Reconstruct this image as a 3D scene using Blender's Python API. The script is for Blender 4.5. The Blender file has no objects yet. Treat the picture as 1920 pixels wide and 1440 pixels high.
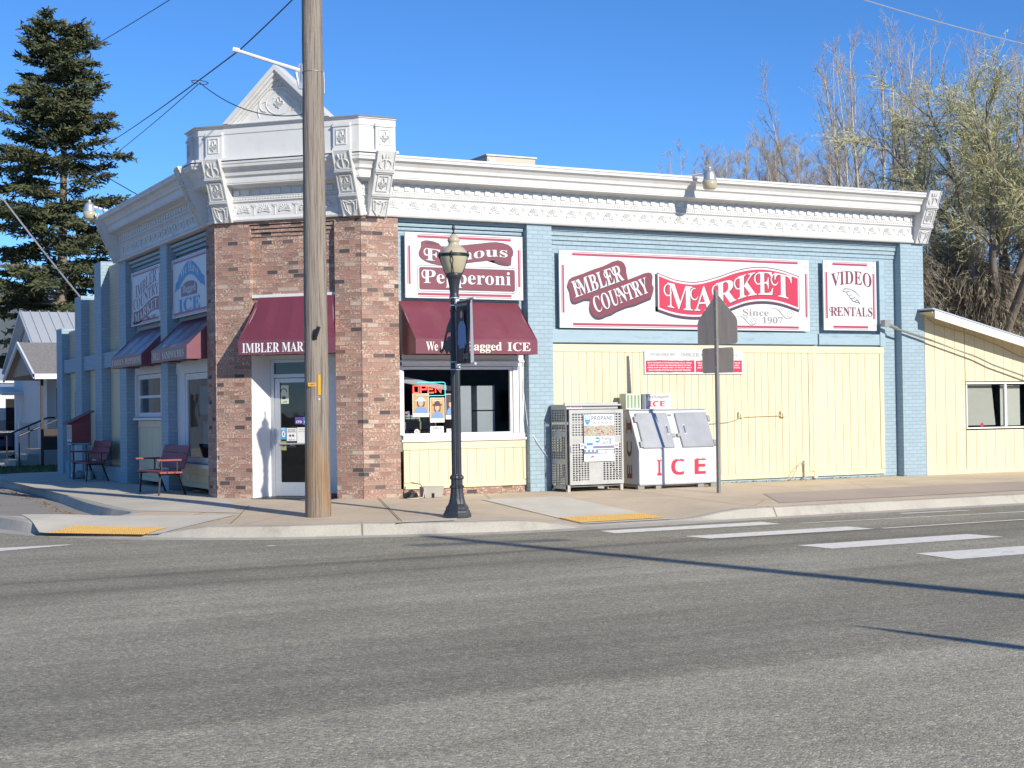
import bpy, math, random
from mathutils import Vector, Matrix, noise as mnoise

# ------------------------------------------------------------------ camera, sky, sun, exposure
sc = bpy.context.scene
COL = sc.collection
cam_d = bpy.data.cameras.new("camera")
cam_d.sensor_fit = 'HORIZONTAL'; cam_d.sensor_width = 36.0
cam_d.lens = 2810.98 / 1920 * 36.0
cam_d.clip_start = 0.1; cam_d.clip_end = 5000
cam = bpy.data.objects.new("camera", cam_d); COL.objects.link(cam)
_X = Vector((5407, 29, -2810.98)).normalized(); _Y = Vector((-1461, -69, -2810.98)).normalized(); _Z = _X.cross(_Y)
_R = Matrix((_X, _Y, _Z)).to_4x4()
cam.matrix_world = Matrix.Translation((-9.961, -24.941, 1.55)) @ _R
sc.camera = cam

SUN_EL, SUN_AZ = 25.0, 10.5        # the sun stands behind the camera, a little to the right
to_sun = Vector((math.sin(math.radians(SUN_AZ)) * math.cos(math.radians(SUN_EL)),
                 -math.cos(math.radians(SUN_AZ)) * math.cos(math.radians(SUN_EL)), math.sin(math.radians(SUN_EL))))
w = bpy.data.worlds.new("World"); sc.world = w; w.use_nodes = True
nt = w.node_tree
bg = nt.nodes["Background"]
sky = nt.nodes.new("ShaderNodeTexSky"); sky.sky_type = 'NISHITA'; sky.sun_disc = False
sky.sun_elevation = math.radians(SUN_EL); sky.sun_rotation = math.radians(180 - SUN_AZ)
sky.altitude = 1500; sky.air_density = 0.75; sky.dust_density = 0.0; sky.ozone_density = 6.0
hs = nt.nodes.new("ShaderNodeHueSaturation"); hs.inputs["Saturation"].default_value = 1.10; hs.inputs["Hue"].default_value = 0.501; hs.inputs["Value"].default_value = 0.90
nt.links.new(sky.outputs[0], hs.inputs["Color"]); nt.links.new(hs.outputs[0], bg.inputs[0]); bg.inputs[1].default_value = 0.14
sun_d = bpy.data.lights.new("sun", 'SUN'); sun_d.energy = 3.9; sun_d.angle = math.radians(0.53); sun_d.color = (1.0, 0.92, 0.785)
sun = bpy.data.objects.new("sun", sun_d); COL.objects.link(sun)
sun.rotation_euler = to_sun.to_track_quat('Z', 'Y').to_euler()
sc.view_settings.view_transform = 'Standard'; sc.view_settings.look = 'None'; sc.view_settings.gamma = 1.0
sc.view_settings.exposure = 0.53
sc.cycles.max_bounces = 6; sc.cycles.transparent_max_bounces = 12
try: sc.cycles.use_denoising = True
except Exception: pass

R = random.Random(7)
R2 = math.sqrt(0.5)

# ------------------------------------------------------------------ mesh helpers
class Fr:
    """A wall's own frame: s along the wall (to the right as one faces it), d outward, z up."""
    def __init__(self, o, u, n): self.o, self.u, self.n = Vector(o), Vector(u), Vector(n)
    def P(self, s, d, z): return self.o + self.u * s + self.n * d + Vector((0, 0, z))
FRONT = Fr((0, 0, 0), (1, 0, 0), (0, -1, 0))
CORNER = Fr((-2.05, 2.05, 0), (R2, -R2, 0), (-R2, -R2, 0))
SIDE = Fr((-2.05, 0, 0), (0, -1, 0), (-1, 0, 0))      # s = -Y
WORLD = Fr((0, 0, 0), (1, 0, 0), (0, 1, 0))           # s = x, d = y

class MB:
    def __init__(self): self.v, self.f, self.uv = [], [], None
    def add(self, vs, fs):
        b = len(self.v); self.v.extend(Vector(p) for p in vs); self.f.extend(tuple(i + b for i in f) for f in fs)
    def box(self, F, s0, s1, d0, d1, z0, z1):
        P = F.P
        self.add([P(s0, d0, z0), P(s1, d0, z0), P(s1, d1, z0), P(s0, d1, z0), P(s0, d0, z1), P(s1, d0, z1), P(s1, d1, z1), P(s0, d1, z1)],
                 [(0, 3, 2, 1), (4, 5, 6, 7), (0, 1, 5, 4), (1, 2, 6, 5), (2, 3, 7, 6), (3, 0, 4, 7)])
        return self
    def cube(self, x0, x1, y0, y1, z0, z1): return self.box(WORLD, x0, x1, y0, y1, z0, z1)
    def quad(self, *p): self.add(p, [tuple(range(len(p)))]); return self
    def flat(self, F, pts, d): self.add([F.P(s, d, z) for s, z in pts], [tuple(range(len(pts)))]); return self
    def rect(self, F, s0, s1, z0, z1, d): return self.flat(F, [(s0, z0), (s1, z0), (s1, z1), (s0, z1)], d)
    def prism(self, F, pts, d0, d1):
        n = len(pts)
        self.add([F.P(s, d0, z) for s, z in pts] + [F.P(s, d1, z) for s, z in pts],
                 [tuple(range(n))[::-1], tuple(range(n, 2 * n))] + [(i, (i + 1) % n, n + (i + 1) % n, n + i) for i in range(n)])
        return self
    def sweep(self, F, prof, s0, s1, caps=True):
        """prof: closed (d,z) outline swept along the wall from s0 to s1; s0/s1 may be functions of d (mitres)."""
        a = s0 if callable(s0) else (lambda d: s0); b = s1 if callable(s1) else (lambda d: s1); n = len(prof)
        fs = [(i, (i + 1) % n, n + (i + 1) % n, n + i) for i in range(n)]
        if caps: fs += [tuple(range(n))[::-1], tuple(range(n, 2 * n))]
        self.add([F.P(a(d), d, z) for d, z in prof] + [F.P(b(d), d, z) for d, z in prof], fs); return self
    def tube(self, pts, r, n=8, caps=True):
        pts = [Vector(p) for p in pts]; rr = r if isinstance(r, (list, tuple)) else [r] * len(pts)
        vs, fs = [], []; up = None
        for i, p in enumerate(pts):
            t = (pts[min(i + 1, len(pts) - 1)] - pts[max(i - 1, 0)])
            t = t.normalized() if t.length > 1e-9 else Vector((0, 0, 1))
            if up is None: up = t.orthogonal().normalized()
            else:
                up = up - t * up.dot(t); up = up.normalized() if up.length > 1e-6 else t.orthogonal().normalized()
            q = t.cross(up)
            for k in range(n):
                a = 2 * math.pi * k / n; vs.append(p + (up * math.cos(a) + q * math.sin(a)) * rr[i])
        for i in range(len(pts) - 1):
            for k in range(n): fs.append((i * n + k, i * n + (k + 1) % n, (i + 1) * n + (k + 1) % n, (i + 1) * n + k))
        if caps: fs += [tuple(range(n))[::-1], tuple(range((len(pts) - 1) * n, len(pts) * n))]
        self.add(vs, fs); return self
    def lathe(self, c, prof, n=24, a0=0.0, flute=0):
        c = Vector(c); vs, fs = [], []
        for r, z in prof:
            for k in range(n):
                a = a0 + 2 * math.pi * k / n
                q = r * (1 - (0.10 if (flute and k % 2) else 0)); vs.append(c + Vector((q * math.cos(a), q * math.sin(a), z)))
        m = len(prof)
        for i in range(m - 1):
            for k in range(n): fs.append((i * n + k, i * n + (k + 1) % n, (i + 1) * n + (k + 1) % n, (i + 1) * n + k))
        fs += [tuple(range(n))[::-1], tuple(range((m - 1) * n, m * n))]
        self.add(vs, fs); return self
    def disc(self, F, s, z, d, r, n=20, ry=None):
        ry = ry or r
        return self.flat(F, [(s + r * math.cos(2 * math.pi * k / n), z + ry * math.sin(2 * math.pi * k / n)) for k in range(n)], d)
    def line(self, F, pts, wd, d):
        """a painted stroke: flat ribbon through (s,z) points."""
        n = len(pts); L, Rr = [], []
        for i, p in enumerate(pts):
            a, b = pts[max(i - 1, 0)], pts[min(i + 1, n - 1)]
            tx, tz = b[0] - a[0], b[1] - a[1]; l = math.hypot(tx, tz) or 1; q = wd[i] if isinstance(wd, (list, tuple)) else wd
            L.append(F.P(p[0] - tz / l * q / 2, d, p[1] + tx / l * q / 2)); Rr.append(F.P(p[0] + tz / l * q / 2, d, p[1] - tx / l * q / 2))
        self.add(Rr + L, [(i, i + 1, n + i + 1, n + i) for i in range(n - 1)]); return self
    def text(self, F, body, style, s0, s1, z0, z1, d, warp=None, rot=0.0):
        vs, fs = glyphs(body, style)
        if warp: mp = lambda x, y: warp(x, y)
        elif rot:
            ca, sa = math.cos(rot), math.sin(rot); W, H = s1 - s0, z1 - z0
            mp = lambda x, y: (s0 + x * W * ca - y * H * sa, z0 + x * W * sa + y * H * ca)
        else: mp = lambda x, y: (s0 + (s1 - s0) * x, z0 + (z1 - z0) * y)
        out = []
        for x, y in vs:
            a, b = mp(x, y); out.append(F.P(a, d, b))
        self.add(out, fs); return self
    def relief(self, top, low, fs):
        """a raised motif: its top faces and the side walls down to the ground it stands on"""
        b = len(self.v); n = len(top); self.v.extend(Vector(p) for p in top); self.v.extend(Vector(p) for p in low)
        self.f.extend(tuple(i + b for i in f) for f in fs); cnt = {}
        for f in fs:
            for i in range(len(f)): k = (f[i], f[(i + 1) % len(f)]); cnt[frozenset(k)] = cnt.get(frozenset(k), []) + [k]
        for k, e in cnt.items():
            if len(e) == 1: i, j = e[0]; self.f.append((b + i, b + n + i, b + n + j, b + j))
        return self
    def build(self, name, mat, parent=None, smooth=False, bevel=0.0, org=None):
        me = bpy.data.meshes.new(name)
        o3 = Vector(org) if org is not None else (Vector(parent["at"]) if parent is not None and "at" in parent else Vector((0, 0, 0)))
        me.from_pydata([tuple(p - o3) for p in self.v], [], self.f)
        uvl = me.uv_layers.new(name="UVMap").data
        for pl in me.polygons:
            nn = pl.normal
            if abs(nn.z) > 0.75: t, b = Vector((1, 0, 0)), Vector((0, 1, 0))
            else:
                t = Vector((-nn.y, nn.x, 0)).normalized(); b = Vector((0, 0, 1))
            for li in pl.loop_indices:
                p = me.vertices[me.loops[li].vertex_index].co + o3
                uvl[li].uv = (p.dot(t), p.dot(b))
        if smooth:
            for pl in me.polygons: pl.use_smooth = True
        ms = mat if isinstance(mat, (list, tuple)) else [mat]
        for m in ms: me.materials.append(m)
        o = bpy.data.objects.new(name, me); COL.objects.link(o)
        if parent is not None: o.parent = parent; o["at"] = tuple(o3)
        elif org is not None: o.location = o3; o["at"] = tuple(o3)
        if bevel:
            bv = o.modifiers.new("bevel", 'BEVEL'); bv.width = bevel; bv.segments = 2; bv.limit_method = 'ANGLE'; bv.angle_limit = math.radians(40)
        if smooth == 'auto':
            pass
        return o

_gl = {}
def _mb(s, up, lo, dg):
    o = ''
    for c in s:
        if c.isupper() and c.isascii(): o += chr(up + ord(c) - 65)
        elif c.islower() and c.isascii(): o += chr(lo + ord(c) - 97)
        elif c.isdigit() and dg: o += chr(dg + ord(c) - 48)
        else: o += c
    return o
STY = {'serif': (0x1D400, 0x1D41A, 0x1D7CE), 'bold': (0x1D5D4, 0x1D5EE, 0x1D7EC), 'ital': (0x1D468, 0x1D482, None), 'slant': (0x1D63C, 0x1D656, None)}
_fc = bpy.data.curves.new("lettering_source", 'FONT'); _fc.resolution_u = 3
_fo = bpy.data.objects.new("lettering_source", _fc); COL.objects.link(_fo)
def glyphs(body, style):
    """outlines of a run of letters, fitted to the unit square of their ink."""
    k = (body, style)
    if k not in _gl:
        _fc.body = _mb(body, *STY[style]) if style in STY else body
        bpy.context.view_layer.update()
        me = bpy.data.meshes.new_from_object(_fo.evaluated_get(bpy.context.evaluated_depsgraph_get()))
        vs = [(v.co.x, v.co.y) for v in me.vertices]; fs = [tuple(p.vertices) for p in me.polygons]
        bpy.data.meshes.remove(me)
        x0, x1 = min(a for a, b in vs), max(a for a, b in vs); y0, y1 = min(b for a, b in vs), max(b for a, b in vs)
        _gl[k] = ([((a - x0) / (x1 - x0), (b - y0) / (y1 - y0)) for a, b in vs], fs)
    return _gl[k]

def thing(name, label, cat, loc=(0, 0, 0), group=None, rotz=0.0):
    o = bpy.data.objects.new(name, None); COL.objects.link(o); o.location = loc; o["at"] = tuple(loc)
    o.empty_display_size = 0.2
    return tag(o, label, cat, group)
def tag(o, label, cat, group=None):
    o["label"] = label; o["category"] = cat
    if group: o["group"] = group
    return o
def struct(o): o["kind"] = "structure"; return o
def stuff(o, label=None, cat=None):
    o["kind"] = "stuff"
    if label: o["label"] = label; o["category"] = cat
    return o
def dup(root, loc, label, group=None, rotz=None):
    r = root.copy(); COL.objects.link(r); r.location = loc; r["label"] = label
    if rotz is not None: r.rotation_euler = (0, 0, rotz)
    if group: r["group"] = group
    for ch in list(root.children):
        c = ch.copy(); COL.objects.link(c); c.parent = r
        for g in list(ch.children):
            d = g.copy(); COL.objects.link(d); d.parent = c
    return r
def lerp_curve(pts):
    def f(x):
        if x <= pts[0][0]: i = 0
        elif x >= pts[-1][0]: i = len(pts) - 2
        else: i = max(k for k in range(len(pts) - 1) if pts[k][0] <= x)
        (a, b), (c, d) = pts[i], pts[i + 1]; t = (x - a) / (c - a)
        def sl(k):
            k0, k1 = max(k - 1, 0), min(k + 1, len(pts) - 1); return (pts[k1][1] - pts[k0][1]) / (pts[k1][0] - pts[k0][0])
        h = c - a; m0, m1 = sl(i) * h, sl(i + 1) * h
        if t < 0 or t > 1: return b + (d - b) * t
        return (2*t**3-3*t*t+1)*b + (t**3-2*t*t+t)*m0 + (-2*t**3+3*t*t)*d + (t**3-t*t)*m1
    return f

# ------------------------------------------------------------------ materials
def new_mat(name):
    m = bpy.data.materials.new(name); m.use_nodes = True
    return m, m.node_tree, m.node_tree.nodes["Principled BSDF"]
def N(nt, t, **kw):
    n = nt.nodes.new("ShaderNode" + t)
    for k, v in kw.items(): setattr(n, k, v)
    return n
def math_(nt, op, a, b=None, clamp=False):
    n = N(nt, "Math", operation=op, use_clamp=clamp)
    for i, x in enumerate((a, b)):
        if x is None: continue
        if isinstance(x, (int, float)): n.inputs[i].default_value = x
        else: nt.links.new(x, n.inputs[i])
    return n.outputs[0]
def mixc(nt, fac, a, b, mode='MIX'):
    n = N(nt, "Mix", data_type='RGBA', blend_type=mode)
    for i, x in ((0, fac), (6, a), (7, b)):
        if isinstance(x, (int, float)): n.inputs[i].default_value = x
        elif isinstance(x, tuple): n.inputs[i].default_value = x if len(x) == 4 else (*x, 1)
        else: nt.links.new(x, n.inputs[i])
    return n.outputs[2]
def noise_(nt, vec, scale, detail=4, rough=0.55, dim='3D'):
    n = N(nt, "TexNoise"); n.inputs["Scale"].default_value = scale; n.inputs["Detail"].default_value = detail; n.inputs["Roughness"].default_value = rough
    if vec is not None: nt.links.new(vec, n.inputs["Vector"])
    return n.outputs["Fac"]
def ramp(nt, fac, stops, interp='LINEAR'):
    n = N(nt, "ValToRGB"); n.color_ramp.interpolation = interp; e = n.color_ramp.elements
    while len(e) < len(stops): e.new(0.5)
    for i, (p, c) in enumerate(stops): e[i].position = p; e[i].color = c if len(c) == 4 else (*c, 1)
    nt.links.new(fac, n.inputs[0]); return n.outputs[0]
def mapping(nt, vec, scale):
    n = N(nt, "Mapping"); n.inputs["Scale"].default_value = scale; nt.links.new(vec, n.inputs["Vector"]); return n.outputs[0]
def bump(nt, h, b, strength, dist=0.01):
    n = N(nt, "Bump"); n.inputs["Strength"].default_value = strength; n.inputs["Distance"].default_value = dist
    nt.links.new(h, n.inputs["Height"]); nt.links.new(n.outputs[0], b.inputs["Normal"])

def mat(name, c, rough=0.55, var=0.10, scale=2.0, fine=0.0, fscale=60, bmp=0.0, bscale=40, metal=0.0, spec=0.5, dirt=None, dirt_amt=0.0, dscale=1.2, stretch=None, coat=0):
    m, nt, b = new_mat(name)
    vec = N(nt, "TexCoord").outputs["Object"]
    if stretch: vec = mapping(nt, vec, stretch)
    n1 = noise_(nt, vec, scale)
    col = mixc(nt, n1, tuple(x * (1 - var * 1.6) for x in c), tuple(min(1, x * (1 + var * 1.4)) for x in c))
    if fine:
        n2 = noise_(nt, vec, fscale, 2); col = mixc(nt, fine, col, ramp(nt, n2, [(0.35, (0, 0, 0)), (0.65, (1, 1, 1))]), 'SOFT_LIGHT')
    if dirt:
        n3 = noise_(nt, vec, dscale, 6, 0.65); col = mixc(nt, ramp(nt, n3, [(0.52, (0, 0, 0)), (0.75, (dirt_amt,) * 3)]), col, dirt)
    nt.links.new(col, b.inputs["Base Color"])
    b.inputs["Roughness"].default_value = rough; b.inputs["Metallic"].default_value = metal; b.inputs["Specular IOR Level"].default_value = spec
    if coat: b.inputs["Coat Weight"].default_value = coat
    if bmp: bump(nt, noise_(nt, vec, bscale, 5), b, bmp, 0.01)
    return m

def brick_mat(name, kind, h=0.0785, l=0.212, mo=0.011, tint=None):
    m, nt, b = new_mat(name)
    uv = N(nt, "TexCoord").outputs["UV"]
    sp = N(nt, "SeparateXYZ"); nt.links.new(uv, sp.inputs[0])
    wob = noise_(nt, uv, 6, 2)
    v = math_(nt, 'DIVIDE', math_(nt, 'ADD', sp.outputs[1], math_(nt, 'MULTIPLY', math_(nt, 'SUBTRACT', wob, 0.5), 0.012)), h)
    row = math_(nt, 'FLOOR', v)
    u = math_(nt, 'ADD', math_(nt, 'DIVIDE', sp.outputs[0], l), math_(nt, 'MULTIPLY', math_(nt, 'MODULO', math_(nt, 'ABSOLUTE', row), 2), 0.5))
    colm = math_(nt, 'FLOOR', u)
    fu, fv = math_(nt, 'FRACT', u), math_(nt, 'FRACT', v)
    du = math_(nt, 'MULTIPLY', math_(nt, 'SUBTRACT', 0.5, math_(nt, 'ABSOLUTE', math_(nt, 'SUBTRACT', fu, 0.5))), l)
    dv = math_(nt, 'MULTIPLY', math_(nt, 'SUBTRACT', 0.5, math_(nt, 'ABSOLUTE', math_(nt, 'SUBTRACT', fv, 0.5))), h)
    dd = math_(nt, 'MINIMUM', du, dv)
    edge = noise_(nt, uv, 70, 2)
    mask = math_(nt, 'MULTIPLY', math_(nt, 'SUBTRACT', math_(nt, 'ADD', dd, math_(nt, 'MULTIPLY', edge, 0.004)), mo / 2), 260, clamp=True)
    cb = N(nt, "CombineXYZ"); nt.links.new(colm, cb.inputs[0]); nt.links.new(row, cb.inputs[1])
    wn = N(nt, "TexWhiteNoise", noise_dimensions='2D'); nt.links.new(cb.outputs[0], wn.inputs["Vector"])
    rnd = wn.outputs["Value"]
    fine = noise_(nt, uv, 130, 3)
    if kind == 'red':
        base = ramp(nt, rnd, [(0.0, (.075, .065, .07)), (0.03, (.14, .10, .09)), (.07, (.25, .135, .11)), (.26, (.33, .18, .145)), (.46, (.285, .17, .14)), (.60, (.345, .205, .165)), (.78, (.26, .17, .14)), (.95, (.42, .335, .275))], 'CONSTANT')
        blot = noise_(nt, uv, 27, 3, 0.6)
        sel = N(nt, "TexWhiteNoise", noise_dimensions='3D'); 
        cb2 = N(nt, "CombineXYZ"); nt.links.new(colm, cb2.inputs[0]); nt.links.new(row, cb2.inputs[1]); cb2.inputs[2].default_value = 5.3
        nt.links.new(cb2.outputs[0], sel.inputs["Vector"])
        bl = math_(nt, 'MULTIPLY', ramp(nt, blot, [(0.47, (0, 0, 0)), (0.60, (1, 1, 1))]), math_(nt, 'MULTIPLY', sel.outputs["Value"], 0.95))
        lite = mixc(nt, bl, base, (.62, .49, .385))
        lite = mixc(nt, math_(nt, 'GREATER_THAN', rnd, 0.07), base, lite)
        lite = mixc(nt, 0.35, lite, fine, 'SOFT_LIGHT')
        col = mixc(nt, mask, (.35, .275, .215), lite)
        b.inputs["Roughness"].default_value = 0.85
    else:
        big = noise_(nt, uv, 1.3, 5, 0.6)
        t2 = mixc(nt, rnd, tuple(x * .93 for x in tint), tuple(x * 1.05 for x in tint))
        t2 = mixc(nt, math_(nt, 'MULTIPLY', big, .35), t2, tuple(x * .72 for x in tint))
        t2 = mixc(nt, ramp(nt, noise_(nt, mapping(nt, uv, (9, 3, 1)), 1.0, 6, .7), [(.64, (0, 0, 0)), (.78, (.45, .45, .45))]), t2, tuple(x * .5 for x in tint))
        col = mixc(nt, mask, tuple(x * .80 for x in tint), t2)
        b.inputs["Roughness"].default_value = 0.6
    nt.links.new(col, b.inputs["Base Color"])
    hgt = math_(nt, 'ADD', math_(nt, 'MULTIPLY', mask, 0.8), math_(nt, 'MULTIPLY', fine, 0.25))
    bump(nt, hgt, b, 0.9 if kind == 'red' else 0.7, 0.008)
    return m

def glass_mat(name, tint=(.5, .55, .6), refl=0.10, clear=0.85):
    m, nt, b = new_mat(name); nt.nodes.remove(b)
    out = nt.nodes["Material Output"]
    tr = N(nt, "BsdfTransparent"); tr.inputs[0].default_value = (*tint, 1)
    gl = N(nt, "BsdfGlossy"); gl.inputs["Roughness"].default_value = 0.02; gl.inputs["Color"].default_value = (.9, .93, .95, 1)
    ge = N(nt, "NewGeometry"); dt = N(nt, "VectorMath", operation='DOT_PRODUCT'); nt.links.new(ge.outputs["Incoming"], dt.inputs[0]); nt.links.new(ge.outputs["Normal"], dt.inputs[1])
    sch = math_(nt, 'ADD', math_(nt, 'MULTIPLY', math_(nt, 'POWER', math_(nt, 'SUBTRACT', 1.0, math_(nt, 'ABSOLUTE', dt.outputs["Value"])), 5.0), .9), .04)
    nz = noise_(nt, N(nt, "TexCoord").outputs["Object"], 1.6, 2)
    bp = N(nt, "Bump"); bp.inputs["Strength"].default_value = 0.03; bp.inputs["Distance"].default_value = 0.05
    nt.links.new(nz, bp.inputs["Height"]); nt.links.new(bp.outputs[0], gl.inputs["Normal"])
    mx = N(nt, "MixShader"); nt.links.new(math_(nt, 'ADD', sch, refl, True), mx.inputs[0])
    nt.links.new(tr.outputs[0], mx.inputs[1]); nt.links.new(gl.outputs[0], mx.inputs[2]); nt.links.new(mx.outputs[0], out.inputs[0])
    return m
def emit_mat(name, c, s):
    m, nt, b = new_mat(name); b.inputs["Base Color"].default_value = (*c, 1); b.inputs["Emission Color"].default_value = (*c, 1); b.inputs["Emission Strength"].default_value = s
    return m
def plain(name, c, rough=0.6, var=0.04): return mat(name, c, rough, var, 6)

M = {}
M['brick'] = brick_mat("red_brick", 'red')
M['blue'] = brick_mat("blue_painted_brick", 'paint', tint=(.315, .43, .50))
M['cream_brick'] = brick_mat("cream_painted_brick", 'paint', tint=(.52, .49, .36))
M['white'] = mat("white_paint", (.62, .625, .62), .5, .03, 1.5, dirt=(.44, .42, .37), dirt_amt=.45, dscale=2.6, bmp=.12, bscale=18)
M['white_trim'] = mat("white_trim_paint", (.72, .73, .74), .5, .04, 3, dirt=(.45, .43, .4), dirt_amt=.4, dscale=3)
M['yellow'] = mat("pale_yellow_paint", (.69, .615, .415), .55, .045, .8, stretch=(1, 1, .30), dirt=(.54, .45, .29), dirt_amt=.55, dscale=2.8, bmp=.08, bscale=25)
M['blue_wood'] = mat("blue_painted_wood", (.31, .425, .49), .6, .08, 2, dirt=(.12, .2, .27), dirt_amt=.7, dscale=4, bmp=.25, bscale=14, stretch=(.5, 1, 3))
M['sign_white'] = mat("sign_board_white", (.60, .625, .645), .4, .015, 1)
M['maroon'] = mat("maroon_ink", (.19, .045, .065), .4, .04, 2)
M['red'] = mat("red_ink", (.50, .035, .075), .4, .04, 2)
M['ink'] = mat("dark_ink", (.055, .05, .075), .4, .05, 3)
M['grey_ink'] = mat("grey_ink", (.26, .235, .22), .5, .05, 3)
M['tan_ink'] = mat("tan_ink", (.52, .50, .40), .5, .05, 3)
M['awning'] = mat("maroon_awning_vinyl", (.175, .042, .062), .30, .10, 1.4, spec=.8, coat=.25, bmp=.05, bscale=3, dirt=(.26, .09, .11), dirt_amt=.35, dscale=1.5)
M['cream_ink'] = plain("cream_lettering", (.82, .78, .66), .5)
M['white_ink'] = plain("white_lettering", (.86, .87, .88), .5)
M['blue_ink'] = plain("blue_ink", (.06, .24, .50), .45)
M['sky_ink'] = plain("light_blue_ink", (.25, .50, .78), .45)
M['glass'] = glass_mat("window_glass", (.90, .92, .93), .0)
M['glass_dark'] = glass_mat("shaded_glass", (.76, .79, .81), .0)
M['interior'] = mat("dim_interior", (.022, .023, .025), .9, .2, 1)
M['cooler'] = mat("grey_cooler_door", (.42, .45, .48), .35, .10, 2)
M['alu'] = mat("brushed_aluminium", (.55, .57, .6), .38, .05, 2, metal=.6, fine=.1)
M['galv'] = mat("galvanised_steel", (.46, .465, .455), .5, .12, 5, metal=.45, bmp=.05, bscale=6, dirt=(.35, .34, .31), dirt_amt=.4, dscale=4)
M['galv_dark'] = mat("weathered_steel", (.30, .30, .29), .5, .15, 6, metal=.5)
M['steel_door'] = mat("worn_steel_door", (.42, .43, .44), .36, .18, 3, metal=.55, bmp=.15, bscale=4)
M['black'] = mat("black_paint", (.018, .019, .022), .42, .15, 6)
M['post_black'] = mat("blue_black_post_paint", (.030, .036, .046), .40, .18, 4, dirt=(.12, .12, .12), dirt_amt=.25, dscale=5)
M['globe'] = mat("beige_acrylic_globe", (.46, .41, .29), .18, .06, 3, spec=.6)
M['dark_hole'] = plain("dark_hole", (.012, .012, .014), .9)
M['freezer'] = mat("white_enamel", (.60, .62, .65), .32, .02, 1.2, dirt=(.55, .54, .5), dirt_amt=.3, dscale=2)
M['bench'] = mat("maroon_stained_boards", (.27, .066, .07), .6, .20, 2, stretch=(1, .4, 6), bmp=.2, bscale=20)
M['concrete_kerb'] = mat("kerb_concrete", (.43, .405, .35), .85, .14, 1.5, fine=.25, fscale=90, dirt=(.22, .20, .17), dirt_amt=.6, dscale=2.2, bmp=.35, bscale=60)
M['tactile'] = mat("yellow_tactile_plate", (.72, .45, .13), .6, .08, 3, dirt=(.45, .28, .1), dirt_amt=.4, dscale=5)
M['bark'] = mat("grey_brown_bark", (.20, .165, .13), .9, .25, 3, bmp=.5, bscale=14, stretch=(1, 1, .25))
M['twig'] = mat("pale_twigs", (.42, .36, .29), .85, .25, .6)
M['twig_dark'] = mat("dark_twigs", (.24, .21, .17), .9, .25, .6)
M['concrete_block'] = mat("grey_concrete_block", (.36, .34, .30), .9, .12, 6, fine=.3, fscale=120, bmp=.4, bscale=80)
M['pale_bark'] = mat("pale_stem_bark", (.52, .47, .39), .85, .2, 1.5)
M['olive_twig'] = mat("olive_twigs", (.46, .43, .24), .85, .3, .7)
M['siding'] = mat("white_house_siding", (.62, .63, .63), .6, .06, 2)
M['tan_siding'] = mat("tan_gable_siding", (.34, .30, .25), .7, .08, 2)
M['metal_roof'] = mat("light_metal_roof", (.60, .63, .66), .35, .06, 1, metal=.35)
M['shingle'] = mat("grey_shingles", (.23, .22, .21), .9, .2, 9, fine=.3, fscale=30, bmp=.3, bscale=25)
M['dark_wood'] = mat("dark_brown_wood", (.05, .035, .03), .7, .2, 4)
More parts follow.
